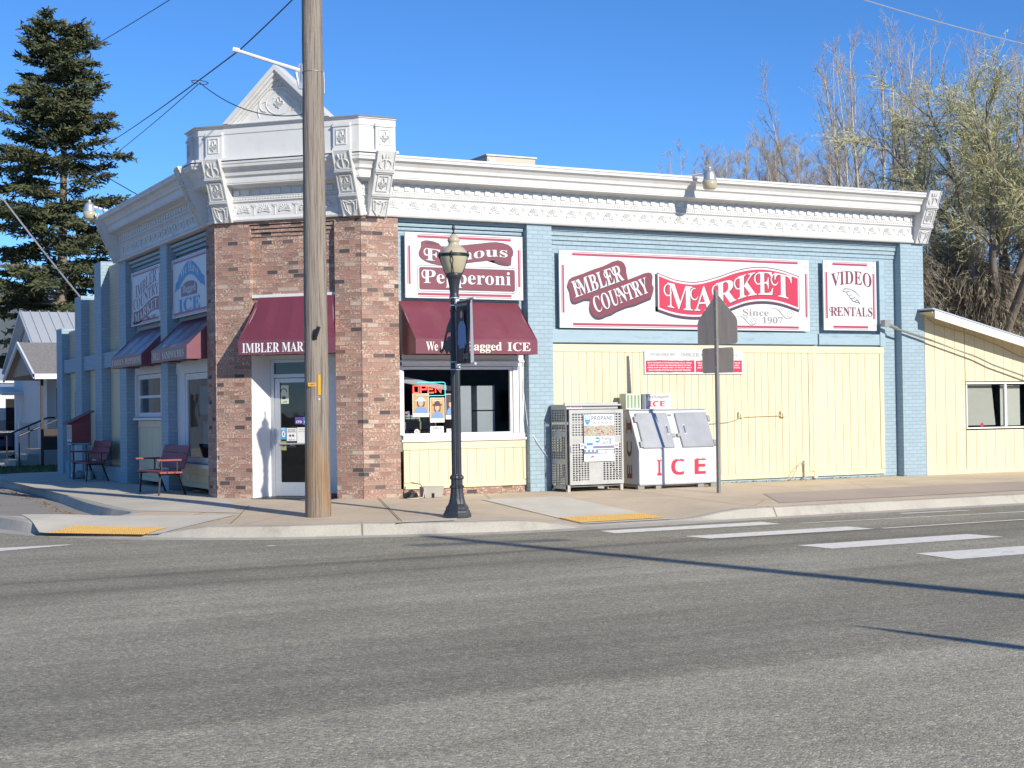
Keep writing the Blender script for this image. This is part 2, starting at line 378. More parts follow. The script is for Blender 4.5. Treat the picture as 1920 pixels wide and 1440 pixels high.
# ------------------------------------------------------------------ ground, road, pavement
def ground_mats():
    # asphalt: aggregate speckle, wheel paths and seams that run with the road
    m, nt, b = new_mat("asphalt")
    tc = N(nt, "TexCoord").outputs["Object"]
    sp = N(nt, "SeparateXYZ"); nt.links.new(tc, sp.inputs[0])
    wob = noise_(nt, mapping(nt, tc, (.16, .5, 1)), 1.0, 5, .6)
    y = math_(nt, 'ADD', sp.outputs[1], math_(nt, 'MULTIPLY', math_(nt, 'SUBTRACT', wob, .5), .55))
    t = math_(nt, 'DIVIDE', math_(nt, 'ADD', y, 24.0), 18.0, clamp=True)      # -24 .. -6
    P = lambda yy: (yy + 24) / 18
    g = lambda v: (v * 1.50, v * 1.40, v * 1.10)
    band = ramp(nt, t, [(0, g(.190)), (P(-16.4), g(.185)), (P(-16.2), g(.138)), (P(-15.0), g(.126)), (P(-13.7), g(.142)), (P(-13.5), g(.156)), (P(-11.9), g(.146)), (P(-11.65), g(.172)), (P(-10.2), g(.166)),
                        (P(-9.5), g(.135)), (P(-9.1), g(.105)), (P(-8.85), g(.138)), (P(-8.1), g(.128)), (P(-7.9), g(.092)), (P(-7.65), g(.13)), (P(-7.0), g(.158)), (P(-5.7), g(.145))])
    sides = math_(nt, 'GREATER_THAN', sp.outputs[1], -5.0)
    col = mixc(nt, sides, band, (.217, .203, .160))
    streak = noise_(nt, mapping(nt, tc, (.12, 2.6, 1)), 1.0, 6, .65)
    col = mixc(nt, .28, col, ramp(nt, streak, [(.3, (.2,) * 3), (.7, (.8,) * 3)]), 'SOFT_LIGHT')
    patch = noise_(nt, tc, .55, 4, .6)
    col = mixc(nt, .3, col, ramp(nt, patch, [(.3, (.25,) * 3), (.7, (.75,) * 3)]), 'SOFT_LIGHT')
    vor = N(nt, "TexVoronoi"); vor.inputs["Scale"].default_value = 62; nt.links.new(tc, vor.inputs["Vector"])
    vs = N(nt, "SeparateColor"); nt.links.new(vor.outputs["Color"], vs.inputs[0])
    agg = ramp(nt, vs.outputs[0], [(0, (.50, .50, .51)), (.35, (.78, .78, .77)), (.7, (1.05, 1.04, 1.0)), (.93, (1.35, 1.30, 1.2)), (1, (1.9, 1.82, 1.7))])
    col = mixc(nt, .85, col, agg, 'MULTIPLY')
    oil = ramp(nt, noise_(nt, mapping(nt, tc, (.9, 1.6, 1)), 1.0, 3, .5), [(.70, (0,) * 3), (.78, (.45,) * 3)])
    col = mixc(nt, oil, col, (.055, .052, .05))
    nf = noise_(nt, tc, 160, 2)
    col = mixc(nt, .5, col, ramp(nt, nf, [(.3, (.2,) * 3), (.7, (.8,) * 3)]), 'SOFT_LIGHT')
    col = mixc(nt, 1.0, col, (1.5, 1.5, 1.5), 'MULTIPLY')
    nt.links.new(col, b.inputs["Base Color"]); b.inputs["Roughness"].default_value = .82; b.inputs["Specular IOR Level"].default_value = .35
    hh = math_(nt, 'ADD', math_(nt, 'MULTIPLY', vor.outputs["Distance"], -1.0), math_(nt, 'MULTIPLY', nf, .5))
    bump(nt, hh, b, .55, .008)
    M['asphalt'] = m
    def conc(name, c, warm, cracks=True):
        m, nt, b = new_mat(name); tc = N(nt, "TexCoord").outputs["Object"]
        n1 = noise_(nt, tc, .7, 6, .65); n2 = noise_(nt, tc, 6, 5, .6); n3 = noise_(nt, tc, 140, 2)
        col = mixc(nt, ramp(nt, n1, [(.3, (0,) * 3), (.7, (1,) * 3)]), tuple(x * .86 for x in c), tuple(x * 1.10 for x in c))
        col = mixc(nt, ramp(nt, n2, [(.5, (0,) * 3), (.8, (.45,) * 3)]), col, warm)
        col = mixc(nt, .3, col, ramp(nt, n3, [(.3, (.2,) * 3), (.7, (.8,) * 3)]), 'SOFT_LIGHT')
        if cracks:
            vo = N(nt, "TexVoronoi", feature='DISTANCE_TO_EDGE'); vo.inputs["Scale"].default_value = .33
            nt.links.new(mixc(nt, .12, tc, N(nt, "TexNoise").outputs["Color"]), vo.inputs["Vector"])
            col = mixc(nt, ramp(nt, vo.outputs["Distance"], [(0, (.55,) * 3), (.006, (0,) * 3)]), col, tuple(x * .35 for x in c))
        nt.links.new(col, b.inputs["Base Color"]); b.inputs["Roughness"].default_value = .88
        bump(nt, math_(nt, 'ADD', n3, n2), b, .25, .006); return m
    M['walk'] = conc("tan_concrete", (.60, .495, .355), (.48, .38, .27))
    M['walk_light'] = conc("pale_grey_concrete", (.60, .55, .445), (.50, .45, .36), False)
    M['ramp_white'] = conc("new_white_concrete", (.64, .60, .50), (.56, .515, .42), False)
    M['pavers'] = conc("brown_paving_strip", (.47, .385, .31), (.39, .315, .25), False)
    M['side_asphalt'] = conc("worn_grey_asphalt", (.32, .295, .25), (.38, .33, .26), True)
    M['soil'] = conc("dry_ground", (.20, .175, .12), (.14, .13, .07), False)
    M['joint'] = plain("dark_joint", (.20, .165, .125), .95)
    M['road_paint'] = mat("worn_white_road_paint", (.86, .83, .74), .7, .05, 3, fine=.3, fscale=70, dirt=(.30, .30, .29), dirt_amt=.55, dscale=7, bmp=.3, bscale=60)
    M['grass'] = mat("lawn_green", (.055, .10, .02), .9, .3, 3, fine=.4, fscale=60)
ground_mats()

def chaikin(p, n=2):
    for _ in range(n):
        q = [p[0]]
        for a, b in zip(p, p[1:]):
            q += [(a[0] * .75 + b[0] * .25, a[1] * .75 + b[1] * .25), (a[0] * .25 + b[0] * .75, a[1] * .25 + b[1] * .75)]
        p = q + [p[-1]]
    return p
def ss(t): t = max(0, min(1, t)); return t * t * (3 - 2 * t)
def zfun(x, y):
    z0 = -.0235 * max(0, max(-y, (-x - y) * R2, -2.05 - x) - .75)           # the pavement falls gently towards the kerb
    t = max(0, min(1, (-1.5 - y) / 3.25)); xc = 2.43 - .02 * (y + 4.7)
    z = -.125 * t * (1 - ss((abs(x - xc) - .80) / 1.3))
    px, py = x + 5.19, y + 2.22; al = px * -.686 + py * .727; inn = px * .727 + py * .686
    z2 = -.12 * max(0, min(1, 1 - inn / 2.3)) * (1 - ss((abs(al) - .85) / 1.0))
    return z0 + min(z, z2)
K0 = [(60, -5.5), (12, -5.5), (9, -5.5), (6, -5.47), (4.2, -5.46), (2.8, -5.46), (1.5, -5.48), (0.4, -5.46), (-0.7, -5.2), (-1.76, -4.75), (-2.86, -4.4), (-3.85, -3.75), (-5.0, -2.75), (-5.65, -1.85), (-6.02, -1.1), (-6.25, -0.4), (-6.42, 0.5), (-6.55, 1.5), (-6.3, 1.85), (-5.9, 1.25), (-5.3, .6), (-4.9, .25), (-4.4, -0.1), (-4.45, 0.5), (-4.57, 1.17), (-4.55, 3), (-4.42, 5), (-4.18, 9), (-4.1, 11), (-4.25, 13), (-4.3, 20), (-4.3, 60)]
K = chaikin(K0, 2)
# resample so that no kerb segment is longer than 0.6 m near the corner
def off(k, o):
    out = []
    for i, p in enumerate(k):
        a, b = k[max(i - 1, 0)], k[min(i + 1, len(k) - 1)]; tx, ty = b[0] - a[0], b[1] - a[1]; l = math.hypot(tx, ty)
        out.append((p[0] + ty / l * o, p[1] - tx / l * o))
    return out
KG, KF, KT = off(K, .22), off(K, .31), off(K, .47)
ZR = -.27                                   # road level

def sheet(name, pts, z, m):
    b = MB(); b.add([(x, y, z) for x, y in pts], [tuple(range(len(pts)))]); return struct(b.build(name, m))
g = MB(); g.add([(-3000, -3000, -.34), (3000, -3000, -.34), (3000, 3000, -.34), (-3000, 3000, -.34)], [(0, 1, 2, 3)]); struct(g.build("ground", M['soil']))
sheet("road", [(-150, -24.2), (150, -24.2), (150, -4.5), (-3.0, -3.6), (-5.0, -1), (-5.2, 3.2), (-150, 3.2)], ZR, M['asphalt'])
b_ = MB(); b_.add([(-15, .6, -.266), (-5.5, -.2, -.266), (-4.0, -1.2, -.266), (-15, 4.5, -.20), (-5.5, 3.0, -.20), (-4.0, 2.2, -.20), (-15, 120, -.20), (-5.5, 120, -.20), (-4.0, 120, -.20)], [(0, 1, 4, 3), (1, 2, 5, 4), (3, 4, 7, 6), (4, 5, 8, 7)])
struct(b_.build("side_street", M['side_asphalt']))
sheet("far_pavement", [(-150, -40), (150, -40), (150, -24.2), (-150, -24.2)], -.02, M['walk'])

from mathutils.geometry import delaunay_2d_cdt
def pave():
    bnd = KT + [(-.9, 60), (-.9, 3.0), (.5, 1.0), (60, 1.0)]
    n = len(bnd); vs = [Vector(p) for p in bnd]; es = [(i, (i + 1) % n) for i in range(n)]
    x = -6.4
    while x < 8:
        y = -6.6
        while y < 3:
            vs.append(Vector((x + R.uniform(-.04, .04), y + R.uniform(-.04, .04)))); y += .3
        x += .3
    vv, ee, ff, _, _, _ = delaunay_2d_cdt(vs, es, [list(range(n))], 1, 1e-5)
    b = MB(); b.add([(p.x, p.y, zfun(p.x, p.y)) for p in vv], [tuple(f) for f in ff])
    return struct(b.build("pavement", M['walk']))
pave()
kb = MB(); n = len(K); vs = []
for i in range(n):
    zt = zfun(*KT[i])
    jag = R.uniform(-.006, .006)
    vs += [(*K[i], ZR + .002), (*KG[i], min(ZR + .02, zt - .012)), (KF[i][0], KF[i][1], zt - .012), (KF[i][0] * .8 + KT[i][0] * .2, KF[i][1] * .8 + KT[i][1] * .2, zt + jag * .3), (*KT[i], zt + .001), (*KT[i], -.5)]
kb.add(vs, [(i * 6 + k, i * 6 + k + 1, (i + 1) * 6 + k + 1, (i + 1) * 6 + k) for i in range(n - 1) for k in range(5)])
struct(kb.build("kerb", M['concrete_kerb']))
def drape(name, c, m, dz=.004, nu=10, nv=10):
    """a slab laid over the pavement; c = four (x,y) corners."""
    b = MB(); vs = []
    for i in range(nu + 1):
        for j in range(nv + 1):
            u, v = i / nu, j / nv
            x = (c[0][0] * (1 - u) + c[1][0] * u) * (1 - v) + (c[3][0] * (1 - u) + c[2][0] * u) * v
            y = (c[0][1] * (1 - u) + c[1][1] * u) * (1 - v) + (c[3][1] * (1 - u) + c[2][1] * u) * v
            vs.append((x, y, zfun(x, y) + dz))
    b.add(vs, [(i * (nv + 1) + j, (i + 1) * (nv + 1) + j, (i + 1) * (nv + 1) + j + 1, i * (nv + 1) + j + 1) for i in range(nu) for j in range(nv)])
    return struct(b.build(name, m))
drape("pavement_slab", [(-4.0, .15), (-2.75, -1.45), (-2.0, 1.6), (-4.1, .9)], M['walk_light'], .004)
drape("pavement_slab", [(-4.1, .9), (-2.0, 1.6), (-2.0, 30), (-3.85, 30)], M['walk_light'], .004, 4, 40)
drape("ramp_slab", [(1.62, -5.0), (3.25, -5.0), (3.18, -1.52), (1.62, -1.45)], M['ramp_white'], .010, 12, 16)
drape("ramp_slab", [(-5.85, -1.45), (-4.4, -2.95), (-2.85, -1.72), (-5.75, .75)], M['ramp_white'], .010, 16, 16)
drape("paving_strip", [(5.7, -4.55), (40, -4.6), (40, -2.9), (6.7, -2.75)], M['pavers'], .006, 30, 4)
jn = MB()
for (a, c) in (((.25, -.05), (-1.2, -4.5)), ((4.9, -.2), (4.9, -4.9)), ((7.9, -.2), (7.9, -2.7)), ((10.9, -.2), (10.9, -2.7)), ((-2.2, -.3), (-3.4, -3.2))):
    dx, dy = c[0] - a[0], c[1] - a[1]; l = math.hypot(dx, dy); nx, ny = -dy / l * .008, dx / l * .008
    for k in range(24):
        p, q = k / 24, (k + 1) / 24
        pts = [(a[0] + dx * p + nx, a[1] + dy * p + ny), (a[0] + dx * q + nx, a[1] + dy * q + ny), (a[0] + dx * q - nx, a[1] + dy * q - ny), (a[0] + dx * p - nx, a[1] + dy * p - ny)]
        jn.add([(x, y, zfun(x, y) + .015) for x, y in pts], [(0, 1, 2, 3)])
struct(jn.build("pavement_joint", M['joint']))
kj = MB()
for i in range(2, n - 30):
    pass
for x in (-2.0, 5.1, 6.6, 10.1, 13.5):
    if x > 2: P5 = [(x, -5.46 + .22), (x, -5.46 + .31), (x, -5.46 + .47)]
    else:
        i = min(range(n), key=lambda q: abs(K[q][0] - x) + (0 if K[q][1] < -3 else 99)); P5 = [KG[i], KF[i], KT[i]]
    z0 = zfun(*P5[2]); hw_ = .012
    (p, q, r) = P5
    kj.add([(p[0] - hw_, p[1] - .006, ZR + .02), (p[0] + hw_, p[1] - .006, ZR + .02), (q[0] + hw_, q[1] - .006, z0 - .008), (q[0] - hw_, q[1] - .006, z0 - .008), (r[0] + hw_, r[1], z0 + .006), (r[0] - hw_, r[1], z0 + .006)], [(0, 1, 2, 3), (3, 2, 4, 5)])
struct(kj.build("kerb_joint", M['joint']))

# tactile plates: domed yellow plates at the foot of each ramp
def tactile(c, label):
    b = MB(); nu = 12; nv = 7
    P = lambda u, v: ((c[0][0] * (1 - u) + c[1][0] * u) * (1 - v) + (c[3][0] * (1 - u) + c[2][0] * u) * v, (c[0][1] * (1 - u) + c[1][1] * u) * (1 - v) + (c[3][1] * (1 - u) + c[2][1] * u) * v)
    vs = []
    for i in range(nu + 1):
        for j in range(nv + 1): x, y = P(i / nu, j / nv); vs.append((x, y, zfun(x, y) + .018))
    b.add(vs, [(i * (nv + 1) + j, (i + 1) * (nv + 1) + j, (i + 1) * (nv + 1) + j + 1, i * (nv + 1) + j + 1) for i in range(nu) for j in range(nv)])
    for i in range(24):
        for j in range(13):
            x, y = P((i + .5) / 24, (j + .5) / 13); z = zfun(x, y) + .018
            r = .018; b.add([(x + r * math.cos(a * math.pi / 3), y + r * math.sin(a * math.pi / 3), z) for a in range(6)] + [(x + r * .5 * math.cos(a * math.pi / 3), y + r * .5 * math.sin(a * math.pi / 3), z + .009) for a in range(6)],
                            [(a, (a + 1) % 6, 6 + (a + 1) % 6, 6 + a) for a in range(6)] + [tuple(range(6, 12))])
    x, y = P(.5, .5); tag(b.build("tactile_plate", M['tactile'], None, org=(x, y, 0)), label, "tactile paving", "yellow tactile plates on the kerb ramps")
tactile([(1.64, -4.86), (3.22, -4.82), (3.21, -4.16), (1.63, -4.20)], "yellow domed tactile plate on the ramp facing the crosswalk, right of the black lamp post")
tactile([(-5.77, -1.61), (-4.61, -2.84), (-4.13, -2.36), (-5.27, -1.12)], "yellow domed tactile plate on the corner ramp, left of the wooden pole")

# painted markings
def paint(pts, name="road_marking"):
    b = MB(); b.add([(x, y, ZR + .005) for x, y in pts], [tuple(range(len(pts)))]); return struct(b.build(name, M['road_paint']))
paint([(1.44, -5.78), (1.4, -6.27), (4.33, -6.35), (4.36, -5.82)])
paint([(1.92, -7.3), (1.99, -7.82), (4.84, -7.9), (4.79, -7.34)])
paint([(2.31, -9.31), (2.38, -9.94), (5.3, -9.96), (5.23, -9.35)])
paint([(2.77, -11.0), (2.67, -11.79), (5.63, -11.84), (5.74, -11.09)])
paint([(4.66, -6.38), (4.66, -6.45), (9.02, -6.74), (43.53, -7.45), (43.53, -7.34), (9.02, -6.65)])
paint([(4.99, -7.85), (4.99, -7.95), (43.53, -8.2), (43.53, -8.09)])
paint([(7.23, -5.73), (7.23, -5.86), (8.63, -5.95), (8.63, -5.84)])
paint([(-6.74, -3.19), (-5.67, -3.19), (-5.83, -3.32), (-6.47, -3.57), (-6.79, -3.7), (-14.29, -4.66), (-14.29, -4.02)])
paint([(-3.47, -5.11), (-3.37, -5.11), (-3.37, -5.2), (-3.49, -5.2)])

b = MB(); rr = random.Random(4)
for _ in range(900):
    i = rr.randrange(60, len(K) - 3); t_ = rr.random(); x = K[i][0] * (1 - t_) + K[i + 1][0] * t_; y = K[i][1] * (1 - t_) + K[i + 1][1] * t_
    if y < .6 or y > 14: continue
    x -= abs(rr.gauss(0, .14)) + .01; a = rr.uniform(0, 6.28); l = rr.uniform(.012, .05); dx, dy = math.cos(a) * l, math.sin(a) * l
    z = -.199 if y > 2.6 else -.266 + .066 * max(0, (y + .6) / 3.4) + .01
    b.add([(x, y, z), (x + dx, y + dy, z + .01), (x + dx - dy * .5, y + dy + dx * .5, z + .022), (x - dy * .5, y + dx * .5, z + .012)], [(0, 1, 2, 3)])
stuff(b.build("gutter_grit", plain("reddish_grit", (.26, .17, .12), .95)), "reddish grit and leaves lying along the side street kerb", "grit")
b = MB(); b.add([(-4.0, 17.9, .006), (6, 17.9, .006), (6, 24, .02), (-4.0, 24, .006)], [(0, 1, 2, 3)]); struct(b.build("lawn", M['grass']))
b = MB()
for _ in range(3500):
    x, y = R.uniform(-3.9, 2.5), R.uniform(18, 23.5); a = R.uniform(0, 3.14); h = R.uniform(.03, .09); dx, dy = math.cos(a) * .012, math.sin(a) * .012
    b.add([(x - dx, y - dy, 0), (x + dx, y + dy, 0), (x + R.uniform(-.03, .03), y + R.uniform(-.03, .03), h)], [(0, 1, 2)])
stuff(b.build("grass", M['grass']), "short green grass in the shade beyond the shop's side wall", "grass")
# far hill behind the conifer
M['hill'] = mat("wooded_hillside", (.10, .12, .13), .95, .35, .02)
b = MB(); vs = []; nx, ny = 60, 10
for i in range(nx + 1):
    for j in range(ny + 1):
        x = -700 + i * 26; y = 760 + j * 50
        h = (95 + 22 * mnoise.noise(Vector((x * .004, 1, 0))) + 9 * mnoise.noise(Vector((x * .017, y * .01, 3)))) * (1 - abs(j / ny - .5) * 2) ** .8 * max(.12, min(1, (520 - x) / 420))
        vs.append((x, y, h - 1))
b.add(vs, [(i * (ny + 1) + j, (i + 1) * (ny + 1) + j, (i + 1) * (ny + 1) + j + 1, i * (ny + 1) + j + 1) for i in range(nx) for j in range(ny)])
struct(b.build("hill", M['hill'], smooth=True))
# ------------------------------------------------------------------ the shop building
ZC = 5.06                                   # underside of the cornice
shop = thing("market_building", "one-storey corner shop of pale blue brick with white pressed-metal cornice and brick corner entrance", "shop building")
F, S, C_ = FRONT, SIDE, CORNER
# blue brick walls
class _FF(Fr):
    def P(self, s, d, z): return Vector((s, z, d))
FLATF = _FF((0, 0, 0), (1, 0, 0), (0, 1, 0))
b = MB()
b.box(F, .72, 3.37, -.45, -.20, 2.58, ZC); b.box(F, 3.37, 3.90, -.45, 0, -.05, ZC); b.box(F, 3.90, 12.56, -.45, -.20, -.05, ZC); b.box(F, 12.56, 13.20, -.45, 0, -.05, ZC)
for i in range(3): b.box(F, .72, 3.365, -.198, -.165 + .042 * i, 4.850 + .072 * i, 4.911 + .072 * i)
for i in range(4): b.box(F, 3.905, 12.555, -.198, -.178 + .024 * i, 4.715 + .086 * i, 4.789 + .086 * i)
# side wall, tall part (s = -Y)
for a, c in ((-6.10, -5.56), (-9.85, -9.20)): b.box(S, a, c, -.6, 0, -.05, ZC)
b.box(S, -5.56, -2.62, -.6, -.24, 2.62, ZC); b.box(S, -9.20, -6.10, -.6, -.24, 2.62, ZC)
for a, c in ((-5.555, -2.62), (-9.195, -6.105)):
    for i in range(3): b.box(S, a, c, -.238, -.18 + .055 * i, 4.80 + .075 * i, 4.86 + .075 * i)
# lower stepped part
for a, c, zt in ((-12.5, -11.75, 5.28), (-14.88, -14.1, 4.62), (-17.4, -16.65, 3.92)): b.box(S, a, c, -.6, 0, -.05, zt)
for a, c in ((-11.75, -9.85), (-14.1, -12.5), (-16.65, -14.88)):
    b.box(S, a, c, -.5, -.05, 2.70, 3.06); b.box(S, a, c, -.5, -.06, -.05, .34)
b.cube(13.05, 13.19, .46, 17.4, -.05, 5.0)
b.build("wall", M['blue'], shop)
b = MB()
for a, c, zt in ((-11.75, -9.85, 5.16), (-14.1, -12.5, 4.48), (-16.65, -14.88, 3.84)): b.box(S, a, c, -.48, -.20, 3.06, zt)
tag_l = b.build("parapet_wall", M['cream_brick'], shop); tag_l["label"] = "cream painted brick above the blue band"
b = MB()
b.prism(Fr((0,0,0),(1,0,0),(0,0,1)) if 0 else FLATF, [(.25, .35), (13.1, .35), (13.1, 9.8), (-1.7, 9.8), (-1.7, 2.3)], 5.30, 5.40); b.prism(FLATF, [(-1.5, 9.85), (13.1, 9.85), (13.1, 17.2), (-1.5, 17.2)], 3.5, 3.6); b.cube(-1.5, 13.1, 9.75, 9.85, 3.6, 5.3); b.cube(-1.9, 13.1, 17.2, 17.38, -.05, 3.8)
b.build("roof", M['galv_dark'], shop)
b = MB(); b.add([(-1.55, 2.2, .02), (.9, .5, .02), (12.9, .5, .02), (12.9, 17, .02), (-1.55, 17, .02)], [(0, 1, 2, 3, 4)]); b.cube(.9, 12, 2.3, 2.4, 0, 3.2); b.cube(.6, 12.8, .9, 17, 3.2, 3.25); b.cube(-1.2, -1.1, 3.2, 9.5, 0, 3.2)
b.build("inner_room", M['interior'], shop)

# brick corner entrance
b = MB()
b.box(C_, 0, .70, -.55, 0, -.05, ZC); b.box(C_, 2.39, 2.90, -.55, 0, -.05, ZC)
b.box(C_, .70, 2.39, -.5, -.11, 2.62, ZC)
for i in range(4): b.box(C_, .70, 2.39, -.108, -.09 + .03 * i, 4.78 + .073 * i, 4.838 + .073 * i)
b.box(F, .0, .72, -.45, .012, -.05, ZC); b.box(S, -2.62, -2.05, -.6, .012, -.05, ZC)
b.box(F, .70, 3.37, -.45, -.17, -.05, .13)
b.build("brick_entrance", M['brick'], shop)

# wood panelling: boards with open joints and rails
def panelling(F, s0, s1, z0, z1, d, step, label=None, rails=(.0, 0.0), m='yellow', top=.15, side=.11, gap=.010):
    b = MB(); b.box(F, s0, s1, d - .03, d, z0, z1)
    a, e = s0 + side, s1 - side; k = max(1, round((e - a) / step)); w_ = (e - a) / k
    for i in range(k): b.box(F, a + i * w_ + gap / 2, a + (i + 1) * w_ - gap / 2, d, d + .012 + R.uniform(-.002, .002), z0 + .10 + R.uniform(-.015, .015), z1 - top)
    b.box(F, s0 - .012, s1 + .012, d, d + .024, z1 - top + .008, z1); b.box(F, s0, a - .006, d, d + .022, z0 + .11, z1 - top); b.box(F, e + .006, s1, d, d + .022, z0 + .11, z1 - top)
    b.box(F, s0, s1, d, d + .02, z0, z0 + .092)
    o = b.build("wood_panel", M[m], shop)
    if label: o["label"] = label
    return o
panelling(F, 3.92, 10.22, .06, 2.795, -.168, .172, None)
panelling(F, 10.30, 12.16, .06, 2.79, -.168, .20, None)
b = MB(); b.box(F, 10.215, 10.305, -.2, -.135, .02, 2.80); b.build("batten", M['yellow'], shop)
panelling(F, .845, 3.40, .13, .985, -.155, .20)
panelling(S, -9.0, -6.12, .10, 1.42, -.24, .16); panelling(S, -5.5, -2.7, .10, .50, -.24, .16)
for a, c in ((-11.75, -9.85), (-14.1, -12.5), (-16.65, -14.88)): panelling(S, a + .02, c - .02, .35, 2.70, -.24, 1.0, gap=.004)
M['weath'] = M['blue_wood']
b = MB(); b.box(F, 3.93, 10.36, -.2, -.13, 2.83, 3.085); b.box(F, 10.40, 12.05, -.2, -.13, 2.83, 3.06); b.build("wooden_lintel", M['weath'], shop)["label"] = "weathered blue timber beam with flaking paint"
b = MB(); b.box(F, 12.06, 12.20, -.2, -.12, 2.80, 4.66); b.build("trim_board", M['blue_wood'], shop)

# front window
def pane(F, s0, s1, z0, z1, d, parent, m='glass'):
    b = MB(); b.box(F, s0, s1, d - .006, d, z0, z1); return b.build("pane", M[m], parent)
def win(F, s0, s1, z0, z1, d, fw, mull, name="window", m='glass', fm='white_trim', dep=.07, bars=()):
    b = MB()
    b.box(F, s0, s1, d - dep, d, z1 - fw, z1); b.box(F, s0, s1, d - dep, d, z0, z0 + fw); b.box(F, s0, s0 + fw, d - dep, d - .001, z0 + fw, z1 - fw); b.box(F, s1 - fw, s1, d - dep, d - .001, z0 + fw, z1 - fw)
    xs = [s0 + fw]
    for q, wq in mull: b.box(F, q - wq / 2, q + wq / 2, d - dep, d - .002, z0 + fw, z1 - fw); xs += [q - wq / 2, q + wq / 2]
    xs.append(s1 - fw)
    for (q0, q1, zb) in bars: b.box(F, q0, q1, d - dep, d - .003, zb - .03, zb + .03)
    o = b.build(name, M[fm], shop, bevel=.006)
    for i in range(0, len(xs), 2): pane(F, xs[i], xs[i + 1], z0 + fw, z1 - fw, d - .03, o, m)
    return o
wfr = win(F, .845, 3.12, 1.09, 2.36, -.20, .05, [(1.985, .085)])
b = MB(); b.box(F, .79, 3.42, -.24, -.09, .985, 1.03); b.box(F, .845, 3.40, -.24, -.14, 1.03, 1.11); b.build("sill", M['white_trim'], wfr, bevel=.006)
b = MB(); b.box(F, .80, 3.36, -.24, -.16, 2.37, 2.58); b.box(F, .80, 3.37, -.24, -.13, 2.44, 2.475); b.box(F, 3.125, 3.24, -.3, -.17, 1.11, 2.365); b.box(F, 3.245, 3.31, -.3, -.14, 1.11, 2.365); b.box(F, 3.315, 3.372, -.3, -.165, 1.11, 2.365); b.box(F, .72, .84, -.3, -.16, 1.11, 2.6)
b.build("trim", M['white_trim'], wfr, bevel=.005)
# cooler cabinets seen through the glass
b = MB(); b.box(F, 2.12, 2.52, -1.15, -.75, .5, 2.02); b.box(F, 2.64, 3.02, -1.15, -.75, 1.55, 2.02); b.box(F, 2.64, 3.02, -1.15, -.75, .5, 1.53)
b.build("inner_door", M['cooler'], shop, bevel=.01)
b = MB(); b.prism(F, [(.86, 2.22), (1.90, 2.02), (2.14, 1.99), (2.16, 1.94), (2.10, 1.90), (1.9, 1.93), (.86, 2.10)], -.62, -.50); b.build("pane_reflection", M['cooler'], shop)  # added pale slanted shape, stands in for a diagonal reflection in the pane
b = MB(); b.box(F, .9, 1.95, -1.3, -1.0, .6, 1.1); b.box(F, .95, 1.9, -1.28, -1.02, 1.2, 1.35); b.build("inner_shelf", M['tan_siding'], shop)
gm, gn, gb = new_mat("shelf_goods"); gr_ = N(gn, "TexWhiteNoise", noise_dimensions='3D'); gs_ = N(gn, "VectorMath", operation='SNAP'); gn.links.new(N(gn, "TexCoord").outputs["Object"], gs_.inputs[0]); gs_.inputs[1].default_value = (.12, 5, .3); gn.links.new(gs_.outputs[0], gr_.inputs["Vector"]); gn.links.new(mixc(gn, .45, gr_.outputs["Color"], (.25, .2, .15)), gb.inputs["Base Color"])
b = MB()
for q in range(9):
    b.box(F, .93 + q * .115, 1.03 + q * .115, -1.2, -1.05, 1.355, 1.46 + R.uniform(0, .12)); b.box(F, .93 + q * .115, 1.03 + q * .115, -1.2, -1.05, 1.105, 1.16 + R.uniform(0, .03))
b.build("inner_goods", gm, shop)
# side windows
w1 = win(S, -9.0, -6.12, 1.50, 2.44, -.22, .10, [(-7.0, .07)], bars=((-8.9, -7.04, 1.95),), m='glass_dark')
b = MB(); b.box(S, -9.1, -6.11, -.3, -.12, 1.43, 1.49); b.build("sill", M['white_trim'], w1, bevel=.005)
b = MB(); b.box(S, -9.19, -6.11, -.24, -.19, 2.45, 2.62); b.box(S, -9.19, -9.01, -.3, -.18, 1.5, 2.45); b.build("trim", M['white_trim'], w1)
M['blind_tan'] = plain("tan_blind", (.33, .27, .20), .7)
b = MB(); b.box(S, -6.95, -6.25, -.33, -.32, 1.6, 2.34); b.build("blind", M['blind_tan'], w1)
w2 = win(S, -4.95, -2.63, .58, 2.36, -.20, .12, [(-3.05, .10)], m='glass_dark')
b = MB(); b.box(S, -5.5, -2.63, -.28, -.13, .50, .57); b.build("sill", M['white_trim'], w2)
b = MB(); b.box(S, -5.55, -2.63, -.24, -.17, 2.37, 2.62); b.box(S, -5.55, -4.96, -.3, -.19, .57, 2.37); b.build("trim", M['white_trim'], w2)
M['fish'] = plain("blue_window_poster", (.08, .22, .36), .6)
b = MB(); b.box(S, -4.1, -3.2, -.26, -.255, 1.55, 2.1); b.box(S, -3.9, -3.3, -.262, -.258, .9, 1.4); b.build("window_display", M['fish'], w2)

